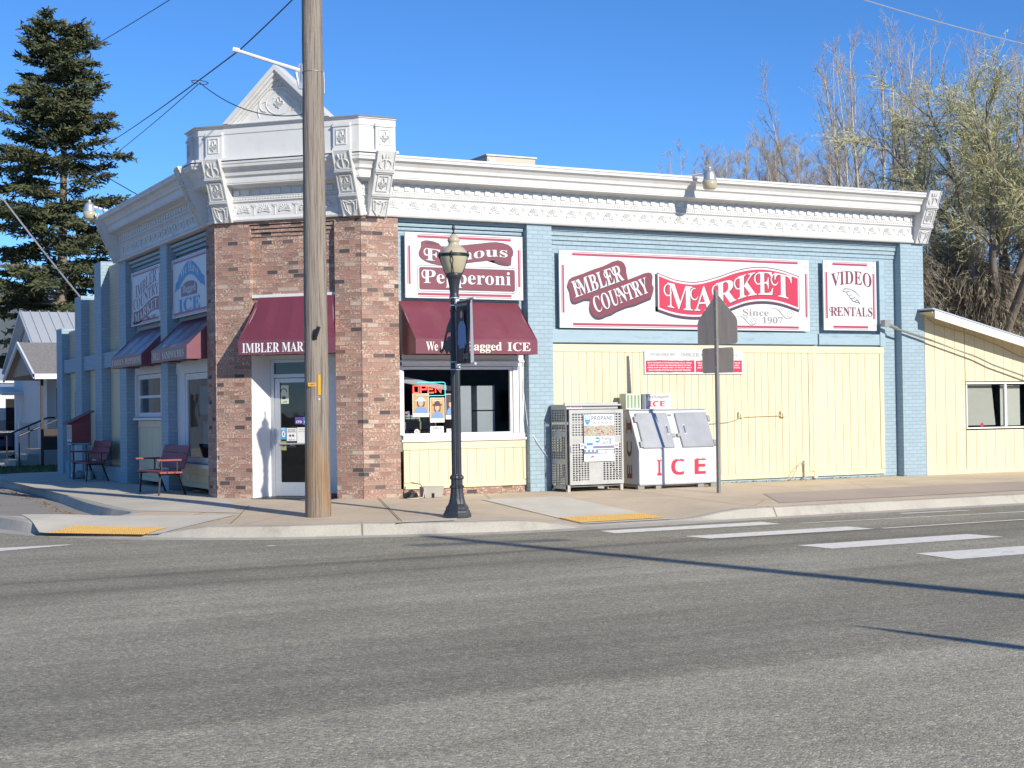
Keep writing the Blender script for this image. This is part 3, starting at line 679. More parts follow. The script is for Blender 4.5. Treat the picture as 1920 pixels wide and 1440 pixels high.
# entrance: splayed jambs, door
b = MB()
for a, e in ((.70, .86), (2.39, 2.23)):
    b.add([C_.P(a, -.02, -.02), C_.P(e, -.46, -.02), C_.P(e, -.46, 2.62), C_.P(a, -.02, 2.62)], [(0, 1, 2, 3)])
b.box(C_, .80, 2.30, -.52, -.455, 2.54, 2.62)
b.box(C_, .70, 2.39, -.45, -.02, 2.62, 2.66)
b.box(C_, .705, 2.385, -.12, -.06, 3.66, 3.715)
b.build("entrance_jamb", M['white_trim'], shop)
b = MB(); b.box(C_, 1.93, 2.36, -.53, -.475, 0, 2.54); b.build("entrance_panel", M['white_trim'], shop)["label"] = "grey-white flat panel beside the door"
door = MB()
door.box(C_, .86, .935, -.55, -.45, 0, 2.54); door.box(C_, 1.86, 1.93, -.55, -.45, 0, 2.54); door.box(C_, .935, 1.86, -.55, -.45, 2.48, 2.54); door.box(C_, .935, 1.86, -.55, -.45, 2.20, 2.27)
df = door.build("door_frame", M['alu'], shop, bevel=.004)
pane(C_, .935, 1.86, 2.27, 2.48, -.49, df, 'glass')
d2 = MB(); d2.box(C_, .94, 1.045, -.51, -.465, .02, 2.19); d2.box(C_, 1.75, 1.855, -.51, -.465, .02, 2.19); d2.box(C_, 1.045, 1.75, -.51, -.465, 2.11, 2.19); d2.box(C_, 1.045, 1.75, -.51, -.465, .02, .27)
dd = d2.build("door", M['alu'], shop, bevel=.004)
pane(C_, 1.045, 1.75, .27, 2.11, -.487, dd, 'glass')
b = MB(); b.tube([C_.P(1.0, -.46, 1.02), C_.P(1.0, -.41, 1.02), C_.P(1.0, -.40, 1.06), C_.P(1.0, -.40, 1.24), C_.P(1.0, -.41, 1.27), C_.P(1.0, -.46, 1.27)], .012, 8); b.tube([C_.P(1.05, -.45, .98), C_.P(1.72, -.45, .98)], .016, 8); b.tube([C_.P(.99, -.468, .80), C_.P(.99, -.455, .80)], .02, 10); b.build("handle", M['alu'], dd)
b = MB(); b.box(C_, .8, 2.4, -.46, .25, .002, .012); tag(b.build("door_mat", M['black']), "dark mat on the pavement at the corner shop's door", "door mat")
b = MB(); b.box(C_, 2.06, 2.36, -.30, -.12, 0, .08); tag(b.build("wood_block", M['bench']), "small brown wooden block on the ground right of the shop door", "wood block")

# ------------------------------------------------------------------ cornice
PROF = [(-.30, ZC), (.06, ZC), (.075, ZC + .03), (.06, ZC + .06), (.045, ZC + .075), (.04, ZC + .09), (.035, ZC + .335), (.05, ZC + .345), (.075, ZC + .365), (.07, ZC + .385), (.055, ZC + .39), (.06, ZC + .43), (.07, ZC + .445), (.07, ZC + .46),
        (.055, ZC + .465), (.055, ZC + .59), (.10, ZC + .61), (.12, ZC + .63), (.30, ZC + .645), (.30, ZC + .665), (.31, ZC + .67), (.315, ZC + .77), (.33, ZC + .785), (.36, ZC + .80), (.375, ZC + .86), (.42, ZC + .915), (.47, ZC + .935), (.48, ZC + .94), (.485, ZC + .985), (.50, ZC + 1.0), (.50, ZC + 1.035), (.2, ZC + 1.07), (-.30, ZC + 1.06)]
TM = math.tan(math.radians(22.5))
def shell(b, F, s, z, d, k=1.0):
    """a moulded palmette: seven lobes over a scrolled bar"""
    for i in range(7):
        a = math.radians(18 + i * 24); r0, r1 = .03 * k, .105 * k
        p = [F.P(s + math.cos(a) * r, d, z + math.sin(a) * r * 1.12) for r in (r0, (r0 + r1) / 2, r1)]
        b.tube(p, [.007 * k, .014 * k, .021 * k], 6)
    b.tube([F.P(s - .095 * k, d, z - .012), F.P(s, d, z + .004), F.P(s + .095 * k, d, z - .012)], .013 * k, 6)
    for q in (-1, 1): b.tube([F.P(s + q * .10 * k, d - .012, z), F.P(s + q * .10 * k, d + .012, z)], .026 * k, 8)
def corn(F, s0, s1, m0, m1, label_s=None, step=.40):
    f0 = (lambda d: s0 - d * TM) if m0 else s0; f1 = (lambda d: s1 + d * TM) if m1 else s1
    b = MB(); b.sweep(F, PROF, f0, f1)
    L = s1 - s0; k = int(L / step); st = L / k
    for i in range(k):
        s = s0 + (i + .5) * st
        shell(b, F, s, ZC + .175, .045)
        q = s - st / 2                                     # little pilaster between shells
        b.tube([F.P(q, .035, ZC + .10), F.P(q, .035, ZC + .24)], .016, 6); b.tube([F.P(q - .03, .035, ZC + .10), F.P(q - .03, .035, ZC + .25)], .008, 5); b.tube([F.P(q + .03, .035, ZC + .10), F.P(q + .03, .035, ZC + .25)], .008, 5)
        for e in (-.028, .028): b.tube([F.P(q + e, .03, ZC + .285), F.P(q + e, .052, ZC + .285)], .024, 8)
        b.tube([F.P(q, .03, ZC + .255), F.P(q, .052, ZC + .255)], .018, 8)
    k2 = int(L / .20); st2 = L / k2
    for i in range(k2): b.box(F, s0 + i * st2 + .02, s0 + i * st2 + st2 * .52 + .02, .05, .082, ZC + .47, ZC + .565)
    k3 = int(L / .055); st3 = L / k3
    for i in range(k3): b.box(F, s0 + i * st3, s0 + i * st3 + st3 * .55, .05, .072, ZC + .395, ZC + .425)
    for i in range(1, int(L / 2.4)):                        # sheet seams
        s = s0 + i * 2.4 + R.uniform(-.3, .3); b.sweep(F, [(d + .004, z) for d, z in PROF[1:-1]] + [(.3, ZC + 1.03), (.03, ZC + .5)], s, s + .018, False)
    return b.build("cornice", M['white'], shop)
corn(F, 0, 13.2, True, False); corn(C_, 0, 2.9, True, True); corn(S, -9.85, -2.05, False, True)

def bracket(F, s0, wd, zt=6.14, top=.58):
    z0 = ZC - .01
    b = MB(); prof = [(-.02, z0), (.09, z0), (top, zt), (-.02, zt)]
    b.sweep(F, prof, s0, s0 + wd)
    Lz, Ld = zt - z0, top - .09; ln = math.hypot(Lz, Ld); nd, nz = Lz / ln, -Ld / ln
    def Q(x, t, h): return F.P(s0 + x * wd, .09 + Ld * t + nd * h, z0 + Lz * t + nz * h)      # face coordinates
    def slab(x0, x1, t0, t1, h):
        b.add([Q(x0, t0, 0), Q(x1, t0, 0), Q(x1, t1, 0), Q(x0, t1, 0), Q(x0, t0, h), Q(x1, t0, h), Q(x1, t1, h), Q(x0, t1, h)], [(4, 5, 6, 7), (0, 1, 5, 4), (1, 2, 6, 5), (2, 3, 7, 6), (3, 0, 4, 7)])
    def rod(pts, r, n=6): b.tube([Q(x, t, h) for x, t, h in pts], r, n)
    slab(0, .05, .0, 1, .02); slab(.95, 1, .0, 1, .02)
    for t0 in (.285, .655): slab(-.02, 1.02, t0, t0 + .022, .035); slab(-.02, 1.02, t0 + .03, t0 + .05, .055); slab(-.02, 1.02, t0 + .056, t0 + .072, .03)
    for (x0, x1, t0, t1) in ((.18, .82, .385, .405), (.18, .82, .615, .635), (.18, .24, .405, .615), (.76, .82, .405, .615)): slab(x0, x1, t0, t1, .022)
    vs, fs = glyphs("\u269C", None)
    b.relief([Q(.28 + .44 * x, .417 + .185 * y, .024) for x, y in vs], [Q(.28 + .44 * x, .417 + .185 * y, 0) for x, y in vs], fs)
    for q in (-1, 1):
        rod([(.5 + q * (.06 + .27 * math.sin(a)), .80 - .07 * math.cos(a), .012) for a in [i * .5 for i in range(8)]], .013)
        rod([(.5 + q * (.12 + .10 * u), .87 + .08 * u, .012) for u in (0, .5, 1)], [.012, .02, .012])
        rod([(.5 + q * .06 * u, .02 + .02 * u, .01) if 0 else (.5 + q * (.40 * u), .20 + .05 * u - .15 * (1 - u) * 0, .012) for u in (0, .4, .8, 1)], .014)
        rod([(.5 + q * .40, .25, .012), (.5 + q * .30, .10, .012), (.5 + q * .08, .02, .012)], .013)
        rod([(.5 + q * .22, .20, .012), (.5 + q * .16, .06, .012)], .011)
    rod([(.5 + .2 * math.cos(a), .18 + .06 * math.sin(a), .012) for a in [math.pi * i / 8 for i in range(9)]], .013)
    rod([(.5, .70, .012), (.5, .84, .012), (.5, .95, .012)], [.012, .02, .01])
    return b.build("bracket", M['white'], shop)
bracket(F, .12, .35); bracket(F, 12.90, .34); bracket(C_, .05, .35); bracket(C_, 2.62, .34); bracket(S, -2.75, .34); bracket(S, -9.9, .34)

# parapet above the corner, with its pilaster blocks and the pediment
Z1, Z2 = 6.12, 6.80
pr = [(-.1, Z1 + .0), (.50, Z1 + .0), (.47, Z1 + .05), (.33, Z1 + .06), (.33, Z1 + .50), (.345, Z1 + .505), (.345, Z1 + .62), (.37, Z1 + .625), (.37, Z1 + .645), (.42, Z1 + .66), (.42, Z2 - .02), (.2, Z2 + .01), (-.1, Z2)]
b = MB(); b.sweep(C_, pr, lambda d: -d * TM, lambda d: 2.9 + d * TM); b.sweep(F, pr, lambda d: -d * TM, .56); b.sweep(S, pr, -2.62, lambda d: -2.05 + d * TM)
def block(F, s0, s1, d0, dd):
    b.box(F, s0, s1, d0 - .02, d0 + dd, Z1 + .02, Z2 - .13); b.box(F, s0 - .01, s1 + .01, d0, d0 + dd + .02, Z2 - .20, Z2 - .17); b.box(F, s0 - .01, s1 + .01, d0, d0 + dd + .02, Z1 + .02, Z1 + .10)
    a, e = s0 + (s1 - s0) * .18, s1 - (s1 - s0) * .18
    for (x0, x1, z0, z1) in ((a, e, Z1 + .16, Z1 + .18), (a, e, Z1 + .42, Z1 + .44), (a, a + .02, Z1 + .18, Z1 + .42), (e - .02, e, Z1 + .18, Z1 + .42)): b.box(F, x0, x1, d0, d0 + dd + .016, z0, z1)
    vs, fs = glyphs("\u269C", None); g_ = lambda h: [F.P(a + .03 + (e - a - .06) * x, d0 + dd + h, Z1 + .195 + .21 * y) for x, y in vs]
    b.relief(g_(.022), g_(-.002), fs)
block(C_, .03, .36, .33, .05); block(C_, 2.56, 2.88, .33, .05); block(F, .16, .50, .33, .05); block(S, -2.56, -2.24, .33, .05)
b.build("parapet", M['white'], shop)
b = MB(); A, Bx, ZA, ZB = .40, 2.50, 7.80, Z2 - .01
b.prism(C_, [(A + .1, ZB), (Bx - .1, ZB), (1.45, ZA - .1)], .0, .24)
sl = math.hypot(1.05, ZA - ZB); ux, uz = 1.05 / sl, (ZA - ZB) / sl
for q in (-1, 1):
    def R_(t, o): return (1.45 + q * (1.05 * t - uz * o * 0) - 0 * o, ZA - (ZA - ZB) * t)
    def strip(o0, o1, d0, d1):
        P0 = [(1.45, ZA - o0 / ux), (1.45 + q * (1.05 - o0 / uz), ZB), (1.45 + q * (1.05 - o1 / uz), ZB), (1.45, ZA - o1 / ux)]
        b.prism(C_, P0, d0, d1)
    strip(0, .07, .0, .44); strip(.07, .11, .0, .40); strip(.11, .15, .0, .34); strip(.15, .17, .0, .29)
b.box(C_, A + .02, Bx - .02, .20, .30, ZB, ZB + .035)
rods = lambda pts, r: b.tube([C_.P(x, .245, z) for x, z in pts], r, 6)
cx, cz = 1.45, 7.14
rods([(cx + .26 * math.cos(a), cz + .21 * math.sin(a)) for a in [2 * math.pi * i / 24 for i in range(25)]], .010)
rods([(cx + .40 * math.cos(a), cz + .02 + .26 * math.sin(a)) for a in [math.pi * (.1 + .8 * i / 12) for i in range(13)]], .014)
for q in (-1, 1):
    rods([(cx + q * (.26 + .12 * math.sin(a)), cz - .05 + .09 * math.cos(a)) for a in [i * .45 for i in range(8)]], .014)
    rods([(cx + q * .38, cz + .05), (cx + q * .42, cz - .15), (cx + q * .40, cz - .24)], .013)
    rods([(cx + q * (.1 + .12 * u), cz + .1 - .12 * u * u) for u in (0, .3, .6, 1)], .012)
for i in range(5): a = math.radians(40 + 25 * i); rods([(cx + .03 * math.cos(a), cz + .30), (cx + .1 * math.cos(a), cz + .31 + .13 * math.sin(a))], .017)
vs, fs = glyphs("\u269C", None); g_ = lambda h: [C_.P(cx - .09 + .18 * x, h, cz - .10 + .22 * y) for x, y in vs]
b.relief(g_(.262), g_(.24), fs)
b.build("pediment", M['white'], shop)

# ------------------------------------------------------------------ awnings (each a thing)
def awning(F, t0, t1, zt, b0, b1, d0, e, zv, zb, label, words, m='cream_ink', valh=None):
    c = F.P((t0 + t1) / 2, d0, zb)
    a = thing("awning", label, "awning", tuple(c), "maroon shop awnings")
    top = MB(); n_ = 10; vs = []
    for i in range(n_ + 1):
        for j in range(7):
            u, v = i / n_, j / 6
            s = (t0 * (1 - u) + t1 * u) * (1 - v) + (b0 * (1 - u) + b1 * u) * v
            sag = .018 * math.sin(math.pi * v) * (.6 + .4 * math.cos(u * math.pi * 6))
            vs.append(F.P(s, d0 + (e - d0) * v - sag, zt + (zv - zt) * v - sag))
    top.add(vs, [(i * 7 + j, (i + 1) * 7 + j, (i + 1) * 7 + j + 1, i * 7 + j + 1) for i in range(n_) for j in range(6)])
    for (ts, bs) in ((t0, b0), (t1, b1)):
        top.add([F.P(ts, d0, zt), F.P(bs, e, zv), F.P(bs, e, zb), F.P(ts, d0, zb)], [(0, 1, 2, 3)])
    top.build("cover", M['awning'], a)
    v = MB(); v.box(F, b0, b1, e, e + .012, zb, zv); v.build("valance", M['awning'], a)
    k = MB()
    for (ts, bs) in ((t0 + .03, b0 + .03), (t1 - .03, b1 - .03), ((t0 + t1) / 2, (b0 + b1) / 2)):
        k.tube([F.P(ts, d0, zt - .04), F.P(bs, e - .03, zv - .03), F.P(bs, e - .03, zb + .02), F.P(ts, d0, zb + .02)], .013, 6)
    k.tube([F.P(b0 + .03, e - .03, zb + .02), F.P(b1 - .03, e - .03, zb + .02)], .013, 6); k.build("frame", M['galv_dark'], a)
    t = MB()
    for (body, sty, s0, s1, z0, z1) in words: t.text(F, body, sty, s0, s1, z0, z1, e + .015)
    t.build("lettering", M[m], a)
    return a
awning(C_, .87, 2.36, 3.66, .70, 2.60, -.02, .47, 2.86, 2.60, "maroon awning over the brick corner entrance, lettered with the shop's name in white", [("IMBLER MARKET", 'serif', .78, 2.36, 2.64, 2.81)], 'white_ink')
awning(F, .80, 3.24, 3.56, .86, 3.33, -.17, .42, 2.845, 2.575, "maroon awning over the front window behind the lamp post, lettered We Have Bagged ICE", [("We Have", 'serif', 1.06, 1.72, 2.63, 2.79), ("Bagged", 'serif', 1.86, 2.58, 2.595, 2.79), ("ICE", 'serif', 2.70, 3.18, 2.63, 2.79)])
awning(S, -5.25, -2.64, 3.44, -5.32, -2.66, -.22, .38, 2.85, 2.59, "maroon awning over the tall side window, lettered Deli Sandwiches, nearest the brick corner", [("DELI", 'serif', -5.2, -4.65, 2.64, 2.78), ("SANDWICHES", 'serif', -4.45, -2.85, 2.64, 2.78)])
awning(S, -8.8, -6.12, 3.44, -8.95, -6.16, -.22, .38, 2.83, 2.59, "maroon awning over the small side window, lettered Famous Pepperoni", [("FAMOUS", 'serif', -8.85, -7.75, 2.64, 2.77), ("PEPPERONI", 'serif', -7.6, -6.22, 2.64, 2.77)])
# ------------------------------------------------------------------ painted sign boards
M['line_red'] = mat("crimson_ink", (.36, .05, .09), .4, .04, 2)
def signboard(F, s0, s1, z0, z1, d, label, name="shop_sign", corner=.24, borders=True, th=.035):
    t = thing(name, label, "sign", tuple(F.P((s0 + s1) / 2, d, z0)), "painted sign boards on the shop walls")
    b = MB(); b.box(F, s0, s1, d - th, d, z0, z1); b.build("panel", M['sign_white'], t, bevel=.003)
    if borders:
        b = MB(); e = d + .002; c = corner + .05
        for z, q in ((z1 - .075, -1), (z0 + .075, 1)):
            b.rect(F, s0 + c, s1 - c, z - .022, z + .022, e); b.rect(F, s0 + c, s1 - c, z - q * .042 - .005, z - q * .042 + .005, e)
        for s, q in ((s0 + .085, 1), (s1 - .085, -1)):
            b.rect(F, s - .020, s + .020, z0 + c, z1 - c, e); b.rect(F, s - q * .04 - .005, s - q * .04 + .005, z0 + c, z1 - c, e)
        b.build("border", M['line_red'], t)
        b = MB()
        for (cs, cz, qs, qz) in ((s0, z0, 1, 1), (s1, z0, -1, 1), (s0, z1, 1, -1), (s1, z1, -1, -1)):
            rr = random.Random(3)
            for i in range(26):
                a, r = rr.uniform(0, 1.57), corner * rr.uniform(.12, 1.0) ** .7
                x, z = cs + qs * (.035 + r * math.cos(a)), cz + qz * (.035 + r * math.sin(a)); a2 = rr.uniform(0, 6.28); l = .018
                b.line(F, [(x - l * math.cos(a2), z - l * math.sin(a2)), (x + .006 * math.sin(a2), z - .006 * math.cos(a2)), (x + l * math.cos(a2), z + l * math.sin(a2))], [.003, .012, .003], e)
        b.build("corner_ornament", M['tan_ink'], t)
    return t
def wave_text(b, F, body, sty, s0, s1, fb, ft, d, ds=0, dz=0):
    b.text(F, body, sty, 0, 0, 0, 0, d, warp=lambda x, y: (s0 + (s1 - s0) * x + ds, fb(s0 + (s1 - s0) * x) * (1 - y) + ft(s0 + (s1 - s0) * x) * y + dz))
def curls(b, F, body, s0, s1, fb, ft, d, which, wd=.016, rot=None):
    """old-style swashes: a loop hung on the upper left of each letter"""
    for x, k in which:
        s = s0 + (s1 - s0) * x; zb, zt = fb(s), ft(s); h = zt - zb
        pts = []
        for i in range(15):
            a = math.radians(70 + i * 19)
            rx, rz = h * .20 * k, h * .25 * k
            p = (s + rx * math.cos(a), zb + h * .70 + rz * math.sin(a))
            if rot: p = rot(*p)
            pts.append(p)
        b.line(F, pts, [wd * (.5 + 1.1 * math.sin(math.pi * i / 14)) for i in range(15)], d)
def band(b, F, ft, fb, s0, s1, d, n=26, o=0.0, dz=0.0):
    t = [(s0 + (s1 - s0) * i / n) for i in range(n + 1)]
    b.flat(F, [(s, fb(s) + o + dz) for s in t] + [(s, ft(s) - o + dz) for s in reversed(t)], d) if False else b.add([F.P(s, d, fb(s) + o + dz) for s in t] + [F.P(s, d, ft(s) - o + dz) for s in t], [(i, i + 1, n + 2 + i, n + 1 + i) for i in range(n)])

D = -.06
sg = signboard(F, 4.09, 10.10, 3.105, 4.60, D, "long white shop board lettered Imbler Country Market Since 1907, largest on the blue wall")
# left: two tilted words on a scalloped maroon ground
BL = [(4.262, 3.943), (4.30, 4.03), (4.372, 4.079), (4.605, 4.153), (4.84, 4.241), (5.076, 4.316), (5.2, 4.37), (5.283, 4.41), (5.41, 4.442), (5.5, 4.425), (5.552, 4.385), (5.597, 4.3), (5.597, 4.223), (5.634, 4.067), (5.869, 4.149), (6.0, 4.2), (6.113, 4.225), (6.18, 4.21), (6.209, 4.145), (6.19, 3.993), (6.23, 3.93), (6.22, 3.856), (6.169, 3.731), (5.95, 3.65), (5.778, 3.586), (5.6, 3.55), (5.377, 3.469), (5.25, 3.40), (5.138, 3.37), (5.05, 3.33), (4.964, 3.313), (4.88, 3.325), (4.809, 3.378), (4.76, 3.45), (4.749, 3.525), (4.767, 3.673), (4.643, 3.671), (4.441, 3.599), (4.37, 3.61), (4.335, 3.677), (4.314, 3.824)]
def fan(b, F, pts, d, dx=0, dz=0, grow=0):
    cx, cz = sum(p[0] for p in pts) / len(pts), sum(p[1] for p in pts) / len(pts)
    q = []
    for i, p in enumerate(pts):
        a_, c_ = pts[i - 1], pts[(i + 1) % len(pts)]; tx, tz = c_[0] - a_[0], c_[1] - a_[1]; l = math.hypot(tx, tz) or 1
        q.append((p[0] - tz / l * grow + dx, p[1] + tx / l * grow + dz))
    b.flat(F, q, d)
b = MB(); fan(b, F, BL, D + .002, -.015, -.05); b.build("word_shadow", M['ink'], sg)
b = MB(); fan(b, F, BL, D + .0035); b.build("word_ground", M['maroon'], sg)
b = MB(); b2 = MB(); a1 = math.atan2(.364, 1.087); a2 = math.atan2(.426, 1.218)
for m_, dx, dz, dd_ in ((b2, .016, -.016, D + .005), (b, 0, 0, D + .0065)):
    m_.text(F, "IMBLER", 'serif', 4.44 + dx, 4.44 + 1.17 + dx, 3.69 + dz, 3.69 + .315, dd_, rot=a1)
    m_.text(F, "COUNTRY", 'serif', 4.90 + dx, 4.90 + 1.31 + dx, 3.395 + dz, 3.395 + .325, dd_, rot=a2)
def rotf(s0, z0, a): return lambda x, z: (s0 + (x - s0) * math.cos(a) - (z - z0) * math.sin(a), z0 + (x - s0) * math.sin(a) + (z - z0) * math.cos(a))
c0 = lambda v: (lambda s: v)
curls(b, F, "", 4.44, 5.61, c0(3.69), c0(4.005), D + .0068, [(.12, .9), (.42, .9), (.70, .9), (.87, 1.0)], .014, rotf(4.44, 3.69, a1))
curls(b, F, "", 4.90, 6.21, c0(3.395), c0(3.72), D + .0068, [(.47, .9), (.62, 1.0), (.77, .9)], .014, rotf(4.90, 3.395, a2))
b2.build("letter_shadow", M['ink'], sg); b.build("lettering", M['sign_white'], sg)
# right: MARKET on a waving red flag
ft = lerp_curve([(6.322, 4.226), (6.754, 4.097), (7.254, 4.069), (7.765, 4.184), (8.285, 4.343), (8.812, 4.42), (9.344, 4.376), (9.84, 4.251)])
fb = lerp_curve([(6.279, 3.497), (6.74, 3.38), (7.24, 3.347), (7.647, 3.404), (8.061, 3.529), (8.48, 3.657), (8.903, 3.70), (9.329, 3.665), (9.835, 3.536)])
b = MB(); band(b, F, lambda s: fb(s) + .1, fb, 6.26, 9.82, D + .0015, dz=-.045); b.rect(F, 6.262, 6.33, 3.46, 4.20, D + .0015); b.build("flag_shadow", M['ink'], sg)
b = MB(); band(b, F, ft, fb, 6.31, 9.84, D + .003); b.build("flag_outline", M['maroon'], sg)
b = MB(); band(b, F, ft, fb, 6.33, 9.825, D + .0042, o=.018); b.build("flag_edge", M['sign_white'], sg)
b = MB(); band(b, F, ft, fb, 6.355, 9.80, D + .0054, o=.055); b.build("flag", M['red'], sg)
lt = lerp_curve([(6.486, 4.048), (6.852, 3.991), (7.192, 3.966), (7.558, 4.009), (7.866, 4.085), (8.178, 4.17), (8.493, 4.264), (8.81, 4.316), (9.129, 4.317), (9.665, 4.246)])
lb = lerp_curve([(6.477, 3.567), (6.842, 3.507), (7.183, 3.488), (7.547, 3.503), (7.856, 3.585), (8.168, 3.702), (8.483, 3.802), (8.8, 3.847), (9.119, 3.846), (9.655, 3.759)])
b = MB(); b2 = MB()
for (ch, s0, s1) in (("M", 6.53, 7.15), ("A", 7.17, 7.66), ("R", 7.70, 8.22), ("K", 8.24, 8.74), ("E", 8.76, 9.16), ("T", 9.18, 9.64)):
    for m_, ds, dz, dd_, gr in ((b2, .02, -.02, D + .0064, 0), (b, 0, 0, D + .0076, 0)):
        wave_text(m_, F, ch, 'serif', s0 + .02, s1, lb, lt, dd_, ds, dz)
    curls(b2, F, ch, s0 + .02, s1, lb, lt, D + .0066, [(.06, .95)], .034)
    curls(b, F, ch, s0, s1, lb, lt, D + .0078, [(.06, .95)], .020)
b2.build("letter_shadow", M['maroon'], sg); b.build("lettering", M['sign_white'], sg)
b = MB(); b.text(F, "Since", 'serif', 8.38, 9.04, 3.405, 3.545, D + .003); b.text(F, "1907", 'serif', 8.87, 9.40, 3.255, 3.39, D + .003)
def scroll(b, F, s, z, k, q, d):
    b.line(F, [(s + k * (u * 1.0), z - q * k * .28 * u + k * .10 * math.sin(u * 7)) for u in [i / 12 for i in range(13)]], [.004 + .016 * math.sin(math.pi * i / 12) for i in range(13)], d)
    b.line(F, [(s + k * .82 + k * .17 * (1 - i / 26) * math.cos(i * .5), z - q * k * .16 + k * .15 * (1 - i / 26) * math.sin(i * .5)) for i in range(22)], .010, d + .0003)
    b.line(F, [(s + k * .45 + k * .11 * (1 - i / 22) * math.cos(i * .5), z - q * k * .02 + k * .09 * (1 - i / 22) * math.sin(i * .5)) for i in range(18)], .008, d + .0005)
scroll(b, F, 9.08, 3.545, .62, 1, D + .003); scroll(b, F, 8.21, 3.375, .54, 1, D + .003); b.build("since_lettering", M['grey_ink'], sg)

# Famous Pepperoni
sg = signboard(F, .885, 3.305, 3.612, 4.812, D, "white sign lettered Famous Pepperoni on maroon, above the front awning behind the lamp post", corner=.20)
RB = [(1.217, 4.635), (1.28, 4.655), (1.343, 4.659), (1.46, 4.645), (1.565, 4.61), (1.578, 4.585), (1.621, 4.561), (1.8, 4.565), (2.046, 4.596), (2.405, 4.642), (2.6, 4.67), (2.739, 4.681), (2.88, 4.67), (3.002, 4.639), (3.07, 4.59), (3.096, 4.525), (3.085, 4.46), (3.055, 4.42), (3.05, 4.35), (3.041, 4.274), (2.98, 4.255), (2.908, 4.257), (2.78, 4.28), (2.704, 4.322), (2.71, 4.335), (2.763, 4.35), (2.55, 4.345), (2.328, 4.316), (2.041, 4.274), (1.85, 4.245), (1.686, 4.231), (1.55, 4.232), (1.406, 4.255), (1.30, 4.29), (1.213, 4.34), (1.175, 4.38), (1.166, 4.43), (1.19, 4.49), (1.216, 4.55)]
b = MB(); fan(b, F, RB, D + .002, 0, 0, .012); b.build("ribbon_outline", M['ink'], sg)
b = MB(); fan(b, F, RB, D + .0032); b.build("ribbon", M['maroon'], sg)
M['maroon_dark'] = plain("dark_maroon_ink", (.10, .03, .05), .5)
b = MB(); b.flat(F, [(1.27, 4.63), (1.36, 4.648), (1.50, 4.63), (1.56, 4.60), (1.42, 4.595), (1.32, 4.605)], D + .0044); b.flat(F, [(2.71, 4.326), (2.80, 4.343), (2.92, 4.325), (3.02, 4.275), (2.90, 4.268), (2.79, 4.285)], D + .0044); b.build("ribbon_fold", M['maroon_dark'], sg)
pt = lerp_curve([(1.25, 4.535), (1.62, 4.505), (2.188, 4.545), (2.592, 4.60), (3.001, 4.60)]); pb = lerp_curve([(1.296, 4.305), (1.758, 4.285), (2.185, 4.345), (2.59, 4.41), (2.999, 4.41)])
b = MB(); b2 = MB()
for m_, o, dd_ in ((b2, .012, D + .0054), (b, 0, D + .0066)): wave_text(m_, F, "Famous", 'serif', 1.30, 2.98, pb, pt, dd_, o, -o)
curls(b, F, "", 1.30, 2.98, pb, pt, D + .0068, [(.01, 1.1)], .018)
def rrect(s0, s1, z0, z1, r): return [(cx + r * math.cos(a), cz + r * math.sin(a)) for cx, cz, o in ((s1 - r, z1 - r, 0), (s0 + r, z1 - r, 1), (s0 + r, z0 + r, 2), (s1 - r, z0 + r, 3)) for a in [(o + i / 5) * math.pi / 2 for i in range(6)]]
for nm, m_, o, dd_ in (("box_outline", 'ink', .042, .002), ("box_edge", 'sign_white', .034, .003), ("box_line", 'ink', .008, .004), ("box", 'maroon', 0, .005)):
    k = MB(); k.flat(F, rrect(1.17 - o, 3.122 + o, 3.775 - o, 4.172 + o, .03 + o), D + dd_); k.build(nm, M[m_], sg)
for m_, o, dd_ in ((b2, .012, D + .0062), (b, 0, D + .0074)): m_.text(F, "Pepperoni", 'serif', 1.25 + o, 3.04 + o, 3.815 - o, 4.135 - o, dd_)
curls(b, F, "", 1.25, 3.04, c0(3.87), c0(4.135), D + .0076, [(.015, 1.1)], .018)
b2.build("letter_shadow", M['ink'], sg); b.build("lettering", M['sign_white'], sg)

# Video Rentals
sg = signboard(F, 10.48, 11.925, 3.135, 4.615, D, "small white Video Rentals sign with a pointing hand, rightmost on the blue wall", corner=.20)
vt = lerp_curve([(10.68, 4.335), (10.988, 4.394), (11.253, 4.413), (11.55, 4.399), (11.794, 4.35)]); vb = lerp_curve([(10.70, 4.045), (11.011, 4.105), (11.246, 4.118), (11.513, 4.105), (11.78, 4.05)])
b = MB(); wave_text(b, F, "VIDEO", 'serif', 10.69, 11.79, vb, vt, D + .003); b.text(F, "RENTALS", 'serif', 10.66, 11.80, 3.435, 3.635, D + .003)
curls(b, F, "", 10.66, 11.8, c0(3.435), c0(3.635), D + .0032, [(.01, .9), (.17, .9), (.42, .9)], .010); b.build("lettering", M['maroon'], sg)
b = MB()
for pts in ([(11.0, 3.99), (11.05, 4.02), (11.2, 4.02), (11.34, 3.96), (11.46, 3.86)], [(11.0, 3.99), (11.0, 3.97), (11.06, 3.955), (11.14, 3.96), (11.20, 3.985)], [(11.10, 3.955), (11.12, 3.91), (11.16, 3.87), (11.22, 3.90), (11.24, 3.88)], [(11.16, 3.87), (11.20, 3.82), (11.26, 3.81), (11.32, 3.85)], [(11.22, 3.81), (11.27, 3.76), (11.33, 3.76), (11.38, 3.79)], [(11.30, 3.76), (11.36, 3.735), (11.42, 3.74), (11.46, 3.70)], [(11.46, 3.72), (11.40, 3.78), (11.36, 3.80)]):
    b.line(F, pts, [.008, .018, .012, .016, .007][:len(pts)] if len(pts) >= 3 else .006, D + .003)
b.build("pointing_hand", M['ink'], sg)

